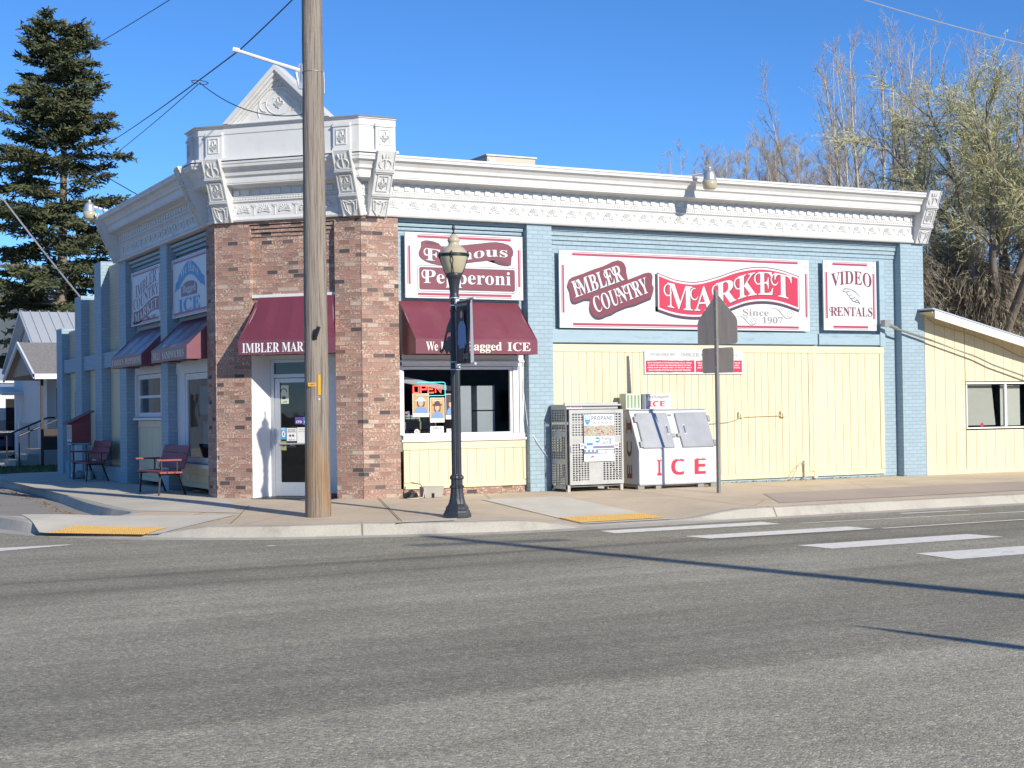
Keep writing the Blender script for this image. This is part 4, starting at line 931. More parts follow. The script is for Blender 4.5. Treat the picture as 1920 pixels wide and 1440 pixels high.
# Established 1891 board
sg = signboard(F, 6.03, 8.41, 2.212, 2.688, -.125, "thin white town history board with red text blocks, on the yellow panelling", borders=False, th=.02)
e_ = -.123
b = MB(); b.text(F, "ESTABLISHED 1891", 'serif', 6.17, 6.76, 2.58, 2.635, e_); b.text(F, "IMBLER, OREGON", 'serif', 6.90, 7.86, 2.555, 2.64, e_); b.text(F, "POPULATION 1703", 'serif', 7.98, 8.28, 2.572, 2.612, e_); b.build("heading", M['grey_ink'], sg)
b = MB()
for (s0, s1) in ((6.06, 7.215), (7.25, 8.385)):
    k = 16; tp = [(s0 + (s1 - s0) * i / k, 2.487 + R.uniform(-.007, .006)) for i in range(k + 1)]; bt = [(s0 + (s1 - s0) * i / k, 2.25 + R.uniform(-.006, .007)) for i in range(k + 1)]
    b.flat(F, bt + tp[::-1], e_)
b.build("text_block", M['red'], sg)
b = MB()
for s0, lines in ((6.10, ["SET IN THE HEART OF THE GRANDE RONDE VALLEY, IMBLER", "IS ONE OF THE LARGEST SEED PRODUCING AREAS IN THE STATE.", "NAMED AFTER THE IMBLER FAMILY, IN THE EARLY 1900S IT", "WAS A THRIVING STOP FOR RAIL AND STAGE TRAVELERS."]), (7.29, ["THIS SCENIC TOWN ON THE BYWAY IS HOME TO ONE OF THE TOP", "FARMING COMMUNITIES OF THE NORTHWEST. IT IS A GREAT", "AND RIGHT PLACE TO STOP WHEN THE HARVEST IS IN."])):
    for i, l in enumerate(lines): b.text(F, l, 'bold', s0 + .02 * (i % 2), s0 + 1.05 - .02 * (i % 2), 2.425 - i * .048, 2.451 - i * .048, e_ + .002)
b.build("fine_print", M['white_ink'], sg)

# the two signs on the shaded side wall
S_ = S
sg = signboard(S, -9.05, -6.42, 3.54, 4.745, -.09, "shaded white board lettered Imbler Country Market in brown, above the Famous Pepperoni awning", corner=.14)
d = -.088
f1 = lambda z, a=.07: (lambda s: z + a * math.sin((s + 9.05) / 2.63 * 2 * math.pi * .9 + 3.4) + (s + 7.7) * .05)
b = MB()
wave_text(b, S, "IMBLER", 'serif', -8.62, -6.75, f1(4.28), f1(4.54), d); wave_text(b, S, "COUNTRY", 'serif', -8.82, -6.58, f1(4.0), f1(4.25), d)
b.text(S, "Since 1907", 'serif', -7.7, -6.8, 3.62, 3.70, d); scroll(b, S, -7.7, 3.70, .3, 1, d)
band(b, S, f1(3.965), f1(3.68), -8.82, -6.58, d)
b.build("lettering", M['maroon'], sg)
b = MB(); wave_text(b, S, "MARKET", 'serif', -8.70, -6.68, f1(3.72), f1(3.925), d + .002); b.build("reversed_lettering", M['sign_white'], sg)
sg = signboard(S, -5.52, -2.80, 3.505, 4.70, -.09, "shaded white board lettered We Have Bagged ICE, with blue ribbon, beside the brick corner", corner=.14)
arc = lambda z, h, s0, s1: (lambda s: z + h * math.sin(math.pi * max(0, min(1, (s - s0) / (s1 - s0)))))
b = MB(); band(b, S, arc(4.30, .28, -5.0, -3.35), arc(4.05, .26, -5.0, -3.35), -5.0, -3.35, d)
b.flat(S, [(-5.25, 4.02), (-5.0, 4.09), (-4.98, 4.26), (-5.2, 4.20)], d + .0006); b.flat(S, [(-3.36, 4.08), (-3.08, 4.0), (-3.12, 4.2), (-3.38, 4.28)], d + .0006); b.build("ribbon", M['blue_ink'], sg)
b = MB(); b.flat(S, [(-4.78, 3.90), (-3.62, 3.90), (-3.62, 4.10), (-3.9, 4.17), (-4.2, 4.19), (-4.5, 4.17), (-4.78, 4.10)], d + .001); b.build("word_ground", M['maroon'], sg)
b = MB(); wave_text(b, S, "We Have", 'serif', -4.80, -3.5, arc(4.17, .20, -5.0, -3.35), arc(4.33, .23, -5.0, -3.35), d + .003); b.text(S, "Bagged", 'serif', -4.66, -3.72, 3.925, 4.12, d + .003); b.build("lettering", M['sign_white'], sg)
b = MB(); b.text(S, "ICE", 'serif', -4.98, -3.40, 3.595, 3.85, d + .002); b.build("ice_lettering", M['blue_ink'], sg)
b = MB(); b.text(S, "ICE", 'serif', -5.0, -3.42, 3.63, 3.872, d + .0015); b.build("ice_highlight", M['sky_ink'], sg)

# ------------------------------------------------------------------ window posters and stickers (flat things on the glass)
skin = plain("printed_skin", (.60, .36, .25)); straw = plain("printed_straw", (.52, .36, .16)); denim = plain("printed_denim", (.16, .28, .50)); hair = plain("printed_hair", (.10, .05, .03)); paper = plain("paper", (.74, .74, .72)); orange = plain("printed_autumn", (.50, .30, .10)); dkp = plain("printed_dark", (.06, .045, .05)); hatb = plain("printed_pale_hat", (.40, .52, .66))
def poster(F, s0, s1, z0, z1, d, label, bgm, hatm, shirt, cap=None):
    t = thing("poster", label, "poster", tuple(F.P((s0 + s1) / 2, d, z0)), "posters inside the front window")
    W, H = s1 - s0, z1 - z0; cx = (s0 + s1) / 2
    b = MB(); b.box(F, s0, s1, d - .003, d, z0, z1); b.build("sheet", paper, t)
    b = MB(); b.rect(F, s0 + .01, s1 - .01, z0 + H * .16, z1 - .01, d + .001); b.build("backdrop", bgm, t)
    b = MB(); b.disc(F, cx, z0 + H * .58, d + .002, W * .24, 14, H * .22); b.build("hair", hair, t)
    b = MB(); b.disc(F, cx, z0 + H * .60, d + .003, W * .16, 14, H * .145); b.build("face", skin, t)
    b = MB(); b.flat(F, [(cx - W * .40, z0 + H * .17), (cx + W * .40, z0 + H * .17), (cx + W * .33, z0 + H * .36), (cx + W * .12, z0 + H * .45), (cx - W * .12, z0 + H * .45), (cx - W * .33, z0 + H * .36)], d + .0035); b.build("shirt", shirt, t)
    b = MB(); b.disc(F, cx, z0 + H * .71, d + .004, W * .36, 16, H * .05); b.disc(F, cx, z0 + H * .77, d + .0045, W * .19, 14, H * .10); b.build("hat", hatm, t)
    if cap: b = MB(); b.text(F, cap, 'ital', s0 + W * .15, s1 - W * .15, z1 - H * .14, z1 - H * .06, d + .005); b.build("caption", paper, t)
GD = -.228
poster(F, 1.07, 1.40, 1.44, 1.87, GD, "poster of a person in a pale blue hat, leftmost in the front window", orange, hatb, denim)
poster(F, 1.42, 1.71, 1.335, 1.79, GD, "poster of a person in a black hat and blue shirt, second in the front window", orange, dkp, denim, "Harvest")
poster(F, 1.735, 1.935, 1.39, 1.86, GD, "dark narrow poster beside the window bar, partly behind the lamp post", dkp, dkp, denim)
t = thing("open_sign", "glowing neon OPEN sign with red letters and turquoise border in the front window", "neon sign", tuple(F.P(1.4, GD, 1.86)))
b = MB(); ON = emit_mat("red_neon", (1.0, .09, .06), 1.7)
def nl(pts): b.tube([F.P(x, GD + .012, z) for x, z in pts], .013, 6)
x = 1.085; zb_, zt_ = 1.885, 2.01
for ch in "OPEN":
    w_ = .108
    if ch == "O": nl([(x, zb_), (x + w_, zb_), (x + w_, zt_), (x, zt_), (x, zb_)])
    if ch == "P": nl([(x, zb_), (x, zt_), (x + w_, zt_), (x + w_, zb_ + .06), (x, zb_ + .06)])
    if ch == "E": nl([(x + w_, zb_), (x, zb_), (x, zt_), (x + w_, zt_)]); nl([(x, zb_ + .063), (x + w_ * .85, zb_ + .063)])
    if ch == "N": nl([(x, zb_), (x, zt_), (x + w_, zb_), (x + w_, zt_)])
    x += .148
b.build("lettering", ON, t)
b = MB(); b.tube([F.P(a, GD + .01, z) for a, z in ((1.16, 2.075), (1.70, 2.075), (1.725, 2.06), (1.725, 1.85), (1.70, 1.83), (1.14, 1.83))], .008, 6); b.build("border", emit_mat("turquoise_neon", (.05, .55, .55), .7), t)
def sticker(F, s0, s1, z0, z1, d, label, bgm, words=(), round_=False, tm='ink', name="sticker", extra=None):
    t = thing(name, label, "sticker", tuple(F.P((s0 + s1) / 2, d, z0)), "stickers and notices on the shop glass")
    b = MB()
    if round_: b.prism(F, [((s0 + s1) / 2 + (s1 - s0) / 2 * math.cos(a), (z0 + z1) / 2 + (z1 - z0) / 2 * math.sin(a)) for a in [i * math.pi / 9 for i in range(18)]], d - .002, d)
    else: b.box(F, s0, s1, d - .002, d, z0, z1)
    b.build("sheet", bgm, t)
    if words:
        b = MB()
        for (w_, a, c, e, f) in words: b.text(F, w_, 'bold', s0 + (s1 - s0) * a, s0 + (s1 - s0) * c, z0 + (z1 - z0) * e, z0 + (z1 - z0) * f, d + .001)
        b.build("lettering", M[tm], t)
    if extra: b = MB(); extra(b, d + .0015); b.build("emblem", M[tm], t)
sticker(F, 1.42, 1.69, 1.115, 1.265, GD, "small white notice lettered SMILE at the foot of the front window", paper, [("SMILE!", .2, .85, .62, .9), ("ON CAMERA", .1, .9, .05, .25)])
sticker(F, 1.75, 1.94, 1.115, 1.215, GD, "red and white notice at the foot of the front window beside the bar", paper, [("PULL", .3, .95, .5, .9), ("TAB", .5, .9, .1, .4)], tm='red')
sticker(F, 1.10, 1.20, 1.12, 1.22, GD, "round red and white sticker low in the front window's left pane", paper, [("no", .2, .8, .3, .7)], True, 'red')
DD = -.478
def headset(b, d): b.line(C_, [(1.10 + .06 * math.cos(a) + .02, 1.93 + .07 * math.sin(a)) for a in [math.pi * i / 8 for i in range(9)]], .016, d); b.disc(C_, 1.12, 1.83, d, .045, 12, .03)
sticker(C_, 1.06, 1.22, 1.72, 2.06, DD, "pale notice with a simple face drawing, top left of the door glass", plain("pale_green_paper", (.56, .62, .50)), [("call", .25, .75, .06, .16)], extra=headset, tm='ink')
sticker(C_, 1.34, 1.50, 1.34, 1.47, DD, "purple square sticker on the shop door glass", plain("purple_print", (.10, .06, .30)), [("CPD", .15, .85, .15, .5)], tm='white_ink')
sticker(C_, 1.505, 1.66, 1.33, 1.47, DD, "blue and white card sticker on the door glass, partly behind the pole", M['blue_ink'], [("card", .15, .85, .2, .6)], tm='white_ink')
sticker(C_, 1.05, 1.16, 1.06, 1.28, DD, "bright blue notice with a white ring, beside the door handle", plain("cyan_print", (.05, .35, .62)), [("PULL", .15, .9, .78, .95), ("O", .2, .8, .2, .7)], tm='white_ink')
sticker(C_, 1.17, 1.37, 1.03, 1.27, DD, "white public restroom notice with figures on the door glass", paper, [("No Public", .15, .9, .80, .93), ("Restrooms", .1, .9, .66, .78), ("Thank You", .2, .8, .05, .15)], extra=lambda b, d: (b.disc(C_, 1.24, 1.13, d, .022), b.disc(C_, 1.30, 1.13, d, .022)))
sticker(C_, 1.38, 1.60, .98, 1.28, DD, "tall white paper notice on the door glass, half behind the pole", paper, [("hours", .2, .8, .85, .93), ("open daily", .1, .9, .7, .78)], tm='grey_ink')
sticker(C_, 1.17, 1.37, .91, 1.02, DD, "black card-payment sticker on the door glass", M['black'], [("wic", .3, .85, .3, .75)], tm='white_ink')
sticker(C_, 1.05, 1.16, .86, 1.03, DD, "olive-green small sticker under the blue notice on the door", plain("olive_print", (.30, .30, .14)), [("ID", .3, .7, .35, .7)])
sticker(S, -16.05, -15.55, 1.3, 2.2, -.21, "faded orange and white notice on the cream side panel", plain("faded_orange", (.50, .28, .16)), name="notice")
# ------------------------------------------------------------------ street furniture
def bench(loc, label, W_=1.85):
    """local: x along the seat, front towards -y"""
    t = thing("bench", label, "bench", loc, "maroon slatted benches on the pavement")
    h = W_ / 2; at = Vector(loc)
    def bb(name, m, boxes, rot=None, bev=.006):
        b = MB()
        for bx in boxes: b.cube(*bx)
        if rot: b.v = [rot(p) for p in b.v]
        b.v = [p + at for p in b.v]
        return b.build(name, m, t, bevel=bev)
    bb("seat", M['bench'], [(-h, h, -.02 + i * .148, .118 + i * .148, .425, .462) for i in range(3)])
    def tilt(p):
        a = math.radians(17); y, z = p.y - .44, p.z - .44
        return Vector((p.x, .44 + y * math.cos(a) + z * math.sin(a), .44 - y * math.sin(a) + z * math.cos(a)))
    bb("backrest", M['bench'], [(-h, h, .40, .435, .50 + i * .158, .648 + i * .158) for i in range(3)], tilt)
    for q in (-1, 1):
        x = q * (h - .18)
        for (p0, p1) in (((x, .03, .42), (x, .0, 0)), ((x, .36, .42), (x, .52, 0))):
            b = MB(); b.tube([Vector(p0) + at, Vector(p1) + at], .024, 4); b.build("leg", M['black'], t)
    b = MB()
    for q in (-1, 1):
        x = q * (h - .18)
        b.tube([Vector((x, -.01, .405)) + at, Vector((x, .42, .405)) + at], .02, 4); b.tube([Vector((x, .40, .40)) + at, Vector((x, .44, .55)) + at, Vector((x, .58, .94)) + at], .018, 4)
    b.tube([Vector((-h + .18, .2, .405)) + at, Vector((h - .18, .2, .405)) + at], .016, 4); b.build("frame", M['black'], t)
    for q in (-1, 1):
        x = q * (h - .07)
        bb("armrest", M['bench'], [(x - .045, x + .045, -.06, .44, .665, .70)])
        for y in (.03, .33):
            b = MB(); b.tube([Vector((x, y, .45)) + at, Vector((x, y, .67)) + at], .017, 4); b.build("arm_post", M['black'], t)
    return t
b1 = bench((-2.74, 4.40, -.005), "maroon slatted bench with sunlit armrests, in front of the tall side window"); b1.rotation_euler = (0, 0, -math.pi / 2)
b2_ = dup(b1, (-2.60, 11.7, -.005), "maroon slatted bench wholly in shade, beside the red-roofed book box", None, -math.pi / 2)

# little free book box on blue legs
t = thing("book_box", "small maroon book box with white glazed doors on blue legs, by the side wall", "book box", (-2.35, 13.0, 0))
b = MB()
for x in (-2.55, -2.15):
    for y in (12.72, 13.18): b.cube(x - .03, x + .03, y - .03, y + .03, 0, .86)
b.cube(-2.6, -2.1, 12.69, 13.21, .83, .88); b.build("stand", M['blue_wood'], t)
b = MB(); b.add([(-2.58, 12.70, .89), (-2.12, 12.70, .89), (-2.12, 12.70, 1.60), (-2.58, 12.70, 1.38), (-2.58, 13.22, .89), (-2.12, 13.22, .89), (-2.12, 13.22, 1.60), (-2.58, 13.22, 1.38)], [(0, 1, 2, 3), (7, 6, 5, 4), (0, 3, 7, 4), (1, 5, 6, 2), (3, 2, 6, 7), (0, 4, 5, 1)]); b.build("cabinet", M['bench'], t)
b = MB()
for k in range(3):
    x0, x1 = -2.70 + k * .22, -2.70 + k * .22 + .215; z = lambda x: 1.335 + (x + 2.70) * .48
    b.add([(x0, 12.62, z(x0)), (x1, 12.62, z(x1)), (x1, 13.30, z(x1)), (x0, 13.30, z(x0)), (x0, 12.62, z(x0) + .03), (x1, 12.62, z(x1) + .03), (x1, 13.30, z(x1) + .03), (x0, 13.30, z(x0) + .03)], [(0, 3, 2, 1), (4, 5, 6, 7), (0, 1, 5, 4), (1, 2, 6, 5), (2, 3, 7, 6), (3, 0, 4, 7)])
b.build("roof", M['bench'], t)
for y in (12.72, 12.97):
    b = MB(); d = -2.60
    b.cube(d, d + .02, y, y + .23, .92, .97); b.cube(d, d + .02, y, y + .23, 1.28, 1.33); b.cube(d, d + .02, y, y + .04, .97, 1.28); b.cube(d, d + .02, y + .19, y + .23, .97, 1.28)
    o = b.build("door", M['white_trim'], t); b = MB(); b.cube(d + .005, d + .012, y + .04, y + .19, .97, 1.28); b.build("pane", M['glass_dark'], o)
b = MB(); b.lathe((-2.32, 11.95, 0), [(.095, 0), (.10, .01), (.10, .10), (.104, .105), (.10, .11), (.10, .21), (.106, .215), (.098, .22), (.09, .2)], 18); tag(b.build("metal_can", M['galv'], smooth=False), "dull metal can on the pavement under the shaded bench", "can")
b = MB(); rr = random.Random(5)
for c in ((-2.4, 12.9), (-2.3, 13.12)):
    b.lathe((c[0], c[1], 0), [(.06, 0), (.15, .03), (.17, .09), (.12, .15), (.05, .18), (.01, .19)], 12)
b.v = [p + Vector((rr.uniform(-.02, .02), rr.uniform(-.02, .02), rr.uniform(-.012, .012) if p.z > .02 else 0)) for p in b.v]
tag(b.build("plastic_bag", M['sign_white'], smooth=True), "crumpled white plastic bag on the pavement under the book box", "bag")
# concrete parking block / splash block by the lamp post
t = thing("concrete_block", "small grey hollow concrete block on the pavement, left of the black lamp post foot", "concrete block", (1.08, -.42, 0))
b = MB(); b.add([(.93, -.58, 0), (1.26, -.60, 0), (1.28, -.36, 0), (.95, -.34, 0), (.91, -.57, .20), (1.31, -.60, .21), (1.31, -.36, .2), (.93, -.34, .2)], [(0, 3, 2, 1), (4, 5, 6, 7), (0, 1, 5, 4), (1, 2, 6, 5), (2, 3, 7, 6), (3, 0, 4, 7)]); b.build("body", M['concrete_block'], t, bevel=.012)
b = MB(); b.add([(1.06, -.5895, .005), (1.11, -.5905, .005), (1.11, -.5945, .085), (1.06, -.5925, .085)], [(0, 1, 2, 3)]); b.v = [p + Vector((0, -.004, 0)) for p in b.v]; b.build("hole", M['dark_hole'], t)
b = MB(); b.tube([(.90, -.05, .26), (.93, -.4, .24), (.915, -.60, .16), (.86, -.66, .02), (.70, -.70, .012), (.55, -.66, .012)], .011, 6); tag(b.build("garden_hose", M['tan_ink'], smooth=True), "pale hose trailing over the concrete block to the ground", "hose")
b = MB(); b.lathe((.72, -.42, 0), [(.10, 0), (.13, .03), (.11, .09), (.05, .13), (.01, .14)], 12)  # low dark lumpy shape left of the block
b.v = [p + Vector((rr.uniform(-.02, .02), rr.uniform(-.02, .02), rr.uniform(-.015, .015) if p.z > .02 else 0)) for p in b.v]
tag(b.build("dark_lump", M['black'], smooth=False), "dark crumpled lump beside the concrete block under the front window", "bag")

# propane cylinder cage
CX0, CX1, CY0, CY1 = 3.80, 5.01, -.66, -.05
t = thing("propane_cage", "perforated galvanised propane cylinder cage with a large poster on its door", "propane cage", (4.4, -.35, 0))
def perf(b, F, s0, s1, z0, z1, d, cols, rows, r, skip, squash=1.0):
    """sheet with rows of real holes: strips between cells, each cell a ring round an octagonal opening"""
    W, H = (s1 - s0) / cols, (z1 - z0) / rows
    for i in range(cols):
        for j in range(rows):
            x0, x1, y0, y1 = s0 + i * W, s0 + (i + 1) * W, z0 + j * H, z0 + (j + 1) * H
            cx, cy = (x0 + x1) / 2, (y0 + y1) / 2
            if skip(i, j): b.add([F.P(x0, d, y0), F.P(x1, d, y0), F.P(x1, d, y1), F.P(x0, d, y1)], [(0, 1, 2, 3)]); continue
            o = [(x1, cy), (x1, y1), (cx, y1), (x0, y1), (x0, cy), (x0, y0), (cx, y0), (x1, y0)]
            q = [(cx + r * math.cos(k * math.pi / 4), cy + r * squash * math.sin(k * math.pi / 4)) for k in range(8)]
            b.add([F.P(s, d, z) for s, z in o] + [F.P(s, d, z) for s, z in q], [(k, (k + 1) % 8, 8 + (k + 1) % 8, 8 + k) for k in range(8)])
FC = Fr((0, CY0, 0), (1, 0, 0), (0, -1, 0)); LC = Fr((CX0, 0, 0), (0, -1, 0), (-1, 0, 0)); RC = Fr((CX1, 0, 0), (0, 1, 0), (1, 0, 0))
b = MB()
for k in range(3): z0 = .10 + k * .51; perf(b, LC, -CY1 + .03 - .0, -CY0 - .07, z0, z0 + .42, 0, 8, 9, .0225, lambda i, j, k=k: (j == 8 - 0 and k == 1 and i in (3, 4)) or (j == 0 and k == 2 and i in (3, 4)))
for z0, z1 in ((.05, .10), (.52, .61), (1.03, 1.12), (1.54, 1.60)): b.rect(LC, -CY1 + .03, -CY0 - .07, z0, z1, 0)
b.rect(LC, -CY1, -CY1 + .03, .05, 1.6, .0); b.rect(LC, -CY0 - .07, -CY0, .05, 1.6, 0)
o = b.build("side_panel", M['galv'], t)
b = MB(); b.rect(RC, CY0, CY1, .05, 1.6, 0); b.cube(CX0, CX1, CY1 - .004, CY1, .05, 1.6); b.cube(CX0 + .01, CX1 - .01, CY0 + .02, CY1 - .02, .09, .10); b.build("back_panel", M['galv_dark'], t)
b = MB(); b.cube(CX0 - .01, CX1 + .01, CY0 + .05, CY1 + .01, 1.60, 1.63); b.cube(CX0 + .02, CX1 - .03, CY0 + .10, CY0 + .13, 1.54, 1.665); b.build("roof", M['galv'], t, bevel=.004)
dw0, dw1 = CX0 + .04, CX1 - .0
b = MB(); b.box(FC, dw0, dw1, -.01, .03, .13, .20); b.box(FC, dw0, dw1, -.01, .03, 1.46, 1.53); b.box(FC, dw0, dw0 + .06, -.01, .03, .2, 1.46); b.box(FC, dw1 - .04, dw1, -.01, .03, .2, 1.46)
for a, c in ((dw0 + .06, dw0 + .43), (dw0 + .72, dw1 - .04)): perf(b, FC, a, c, .20, .66, .012, 6, 11, .025, lambda i, j: False, .62)
b.rect(FC, dw0 + .43, dw0 + .72, .20, .66, .012)
perf(b, FC, dw0 + .06, dw1 - .04, .66, 1.46, .012, 17, 17, .023, lambda i, j: 3 < i < 14 and 1 < j < 15 or j in (5, 6, 7), .62)
dr = b.build("door", M['galv'], t)
b = MB(); b.tube([FC.P(dw0 + .07, .016, .2), FC.P(dw0 + .34, .016, .64)], .006, 5); b.tube([FC.P(dw1 - .05, .016, .2), FC.P(dw1 - .36, .016, .64)], .006, 5); b.build("brace", M['galv'], dr)
b = MB(); b.box(FC, dw0 + .01, dw0 + .05, .03, .05, .74, .86); b.build("latch", M['alu'], dr)
for x in (CX0 + .0, CX1 - .06):
    for y in (CY0, CY1 - .07): b = MB(); b.cube(x, x + .06, y, y + .06, 0, .13); b.build("foot", M['galv'], t)
t = thing("propane_poster", "blue and white Propane on a Mission poster hung on the cage door", "poster", (4.45, CY0 - .03, .68))
PS0, PS1, PZ0, PZ1, PD = 4.14, 4.80, .56, 1.44, .045
sx = lambda u: PS0 + (PS1 - PS0) * u; sz = lambda v: PZ1 - (PZ1 - PZ0) * v
b = MB(); b.box(FC, PS0, PS1, PD - .006, PD, PZ0, PZ1); b.build("sheet", paper, t)
e = PD + .0015
def R4(b, u0, u1, v0, v1, q=0): b.rect(FC, sx(u0), sx(u1), sz(v1), sz(v0), e + q)
b = MB(); R4(b, 0, .22, 0, .235); R4(b, 0, 1, .47, .67); b.build("pale_field", plain("poster_pale_blue", (.42, .56, .78)), t)
b = MB(); R4(b, .28, 1, .47, .665, .0006); b.build("white_field", paper, t)
b = MB(); R4(b, 0, 1, .672, .725, .001); R4(b, 0, 1, .745, .84); b.build("blue_band", plain("poster_slate_blue", (.16, .22, .36)), t)
b = MB()
for u in (.09, .22, .35): b.disc(FC, sx(u), sz(.775), e + .002, .020, 12)
R4(b, .46, .70, .765, .825, .002); R4(b, .73, .97, .765, .825, .002); b.build("panel_shapes", paper, t)
photo_m, pn, pb_ = new_mat("crowd_photo_print"); tc_ = N(pn, "TexCoord").outputs["Object"]
pc = ramp(pn, noise_(pn, tc_, 28, 4, .7), [(.30, (.03, .03, .04)), (.42, (.25, .10, .08)), (.5, (.55, .45, .42)), (.56, (.20, .30, .12)), (.66, (.62, .62, .66)), (.75, (.30, .36, .55))])
pn.links.new(pc, pb_.inputs["Base Color"])
b = MB(); R4(b, 0, 1, .235, .465); b.build("photo_strip", photo_m, t)
b = MB(); b.text(FC, "PROPANE", 'bold', sx(.25), sx(.94), sz(.125), sz(.035), e + .001); b.text(FC, "ON A MISSION", None, sx(.25), sx(.94), sz(.215), sz(.15), e + .001); b.text(FC, "Propane", 'slant', sx(.58), sx(.92), sz(.565), sz(.485), e + .002); b.text(FC, "to", 'slant', sx(.56), sx(.62), sz(.635), sz(.595), e + .002); b.text(FC, "GO", 'slant', sx(.63), sx(.78), sz(.645), sz(.57), e + .002)
b.build("lettering", plain("poster_grey_blue", (.12, .17, .27)), t)
b = MB(); b.flat(FC, [(sx(.04), sz(.05)), (sx(.20), sz(.05)), (sx(.20), sz(.14)), (sx(.165), sz(.19)), (sx(.12), sz(.22)), (sx(.075), sz(.19)), (sx(.04), sz(.14))], e + .001); b.build("shield_emblem", M['blue_ink'], t)
b = MB(); R4(b, .05, .19, .06, .075, .002); R4(b, .05, .19, .09, .105, .002); b.flat(FC, [(sx(.12 + .035 * math.cos(i * 1.2566 * (1 if 1 else 0) + 1.57)), sz(.16 - .025 * math.sin(i * 1.2566 + 1.57))) for i in (0, 2, 4, 1, 3)][:5], e + .002); b.build("shield_bands", M['white_ink'], t)
b = MB(); b.flat(FC, [(sx(u), sz(v)) for u, v in ((.14, .50), (.22, .50), (.22, .53), (.29, .57), (.30, .62), (.29, .70), (.24, .735), (.13, .735), (.08, .70), (.07, .62), (.08, .57), (.14, .53))], e + .003); b.build("cylinder_drawing", paper, t)
b = MB(); R4(b, .085, .285, .605, .66, .004); b.disc(FC, sx(.44), sz(.545), e + .003, .055, 18); b.tube([FC.P(sx(.86), e + .003, sz(.565)), FC.P(sx(.86), e + .003, sz(.60)), FC.P(sx(.82), e + .003, sz(.65))], .008, 5); b.tube([FC.P(sx(.86), e + .003, sz(.60)), FC.P(sx(.90), e + .003, sz(.65))], .008, 5); b.tube([FC.P(sx(.80), e + .003, sz(.575)), FC.P(sx(.86), e + .003, sz(.575)), FC.P(sx(.91), e + .003, sz(.565))], .007, 5); b.disc(FC, sx(.86), sz(.545), e + .003, .012, 10); b.build("blue_drawing", M['blue_ink'], t)
b = MB(); b.flat(FC, [(sx(.33), sz(.55)), (sx(.40), sz(.525)), (sx(.47), sz(.53)), (sx(.52), sz(.55)), (sx(.46), sz(.555)), (sx(.40), sz(.56))], e + .005); b.build("wave_drawing", paper, t)
b = MB(); b.disc(FC, sx(.11), sz(.905), e + .002, .022, 14); b.flat(FC, [(sx(.21), sz(.905)), (sx(.27), sz(.87)), (sx(.33), sz(.905)), (sx(.27), sz(.95))], e + .002); b.build("hazard_mark", M['red'], t)
b = MB(); b.flat(FC, [(sx(.24), sz(.925)), (sx(.27), sz(.905)), (sx(.30), sz(.925)), (sx(.27), sz(.95))], e + .004); b.disc(FC, sx(.11), sz(.905), e + .004, .015, 14); b.build("hazard_white", paper, t)
b = MB(); b.text(FC, "PRICES AND LOCATIONS ON THE WEB", 'bold', sx(.36), sx(.96), sz(.71), sz(.69), e + .003); b.text(FC, "IN CASE OF FIRE CALL", 'bold', sx(.60), sx(.92), sz(.90), sz(.885), e + .003); b.build("fine_print", plain("poster_dull_red", (.42, .16, .18)), t)
def label_plate(s0, s1, z0, z1, d, txt, label):
    t = thing("warning_label", label, "label", tuple(FC.P((s0 + s1) / 2, d, z0))); b = MB(); b.box(FC, s0, s1, d - .003, d, z0, z1); b.build("plate", paper, t)
    b = MB(); b.text(FC, txt, 'bold', s0 + .02, s1 - .02, z0 + (z1 - z0) * .25, z0 + (z1 - z0) * .78, d + .0015); b.build("lettering", M['red'], t)
label_plate(3.84, 4.18, 1.545, 1.625, -.085, "NO SMOKING", "white label with red NO SMOKING on top of the propane cage")
label_plate(4.06, 4.90, .80, .90, .036, "PROPANE STATION", "white label with red lettering on the cage door, mostly behind the poster")

# ice freezer with slanted doors
FX0, FX1, FY0, FY1 = 5.30, 7.07, -.78, .02
t = thing("ice_freezer", "white slant-front ice freezer with two grey steel doors and red ICE lettering", "ice freezer", (6.2, -.4, 0))
sec = [(FY1, .09), (FY0, .09), (FY0, .73), (FY0 + .33, 1.47), (FY0 + .35, 1.50), (FY1, 1.50)]
FE = Fr((0, 0, 0), (0, 1, 0), (1, 0, 0))
b = MB(); b.prism(FE, sec, FX0, FX1); b.build("cabinet", M['freezer'], t, bevel=.012)
b = MB(); b.cube(FX0 - .01, FX1 + .01, FY0 + .32, FY1, 1.502, 1.525); b.cube(FX0, FX1, FY0 - .012, FY0 + .02, .075, .10); b.build("edge_trim", M['alu'], t)
for x in (FX0 + .05, FX0 + .45, FX1 - .35, FX1 - .05):
    for y in (FY0 + .02, FY1 - .1): b = MB(); b.cube(x - .07, x + .07, y, y + .08, 0, .09); b.build("foot", M['galv_dark'], t)
b = MB(); b.cube(FX0 + .02, FX1 - .02, FY0 + .10, FY1 - .05, .03, .085); b.build("skid", M['galv_dark'], t)
sl_n = Vector((0, -.74, .33)).normalized(); sl_u = Vector((0, .33, .74)); sl_l = sl_u.length; sl_u.normalize()
class SlFr(Fr):
    def P(self, s, d, z): return Vector((s, FY0, .73)) + sl_u * z + sl_n * d
SF = SlFr((0, 0, 0), (1, 0, 0), (0, -1, 0))
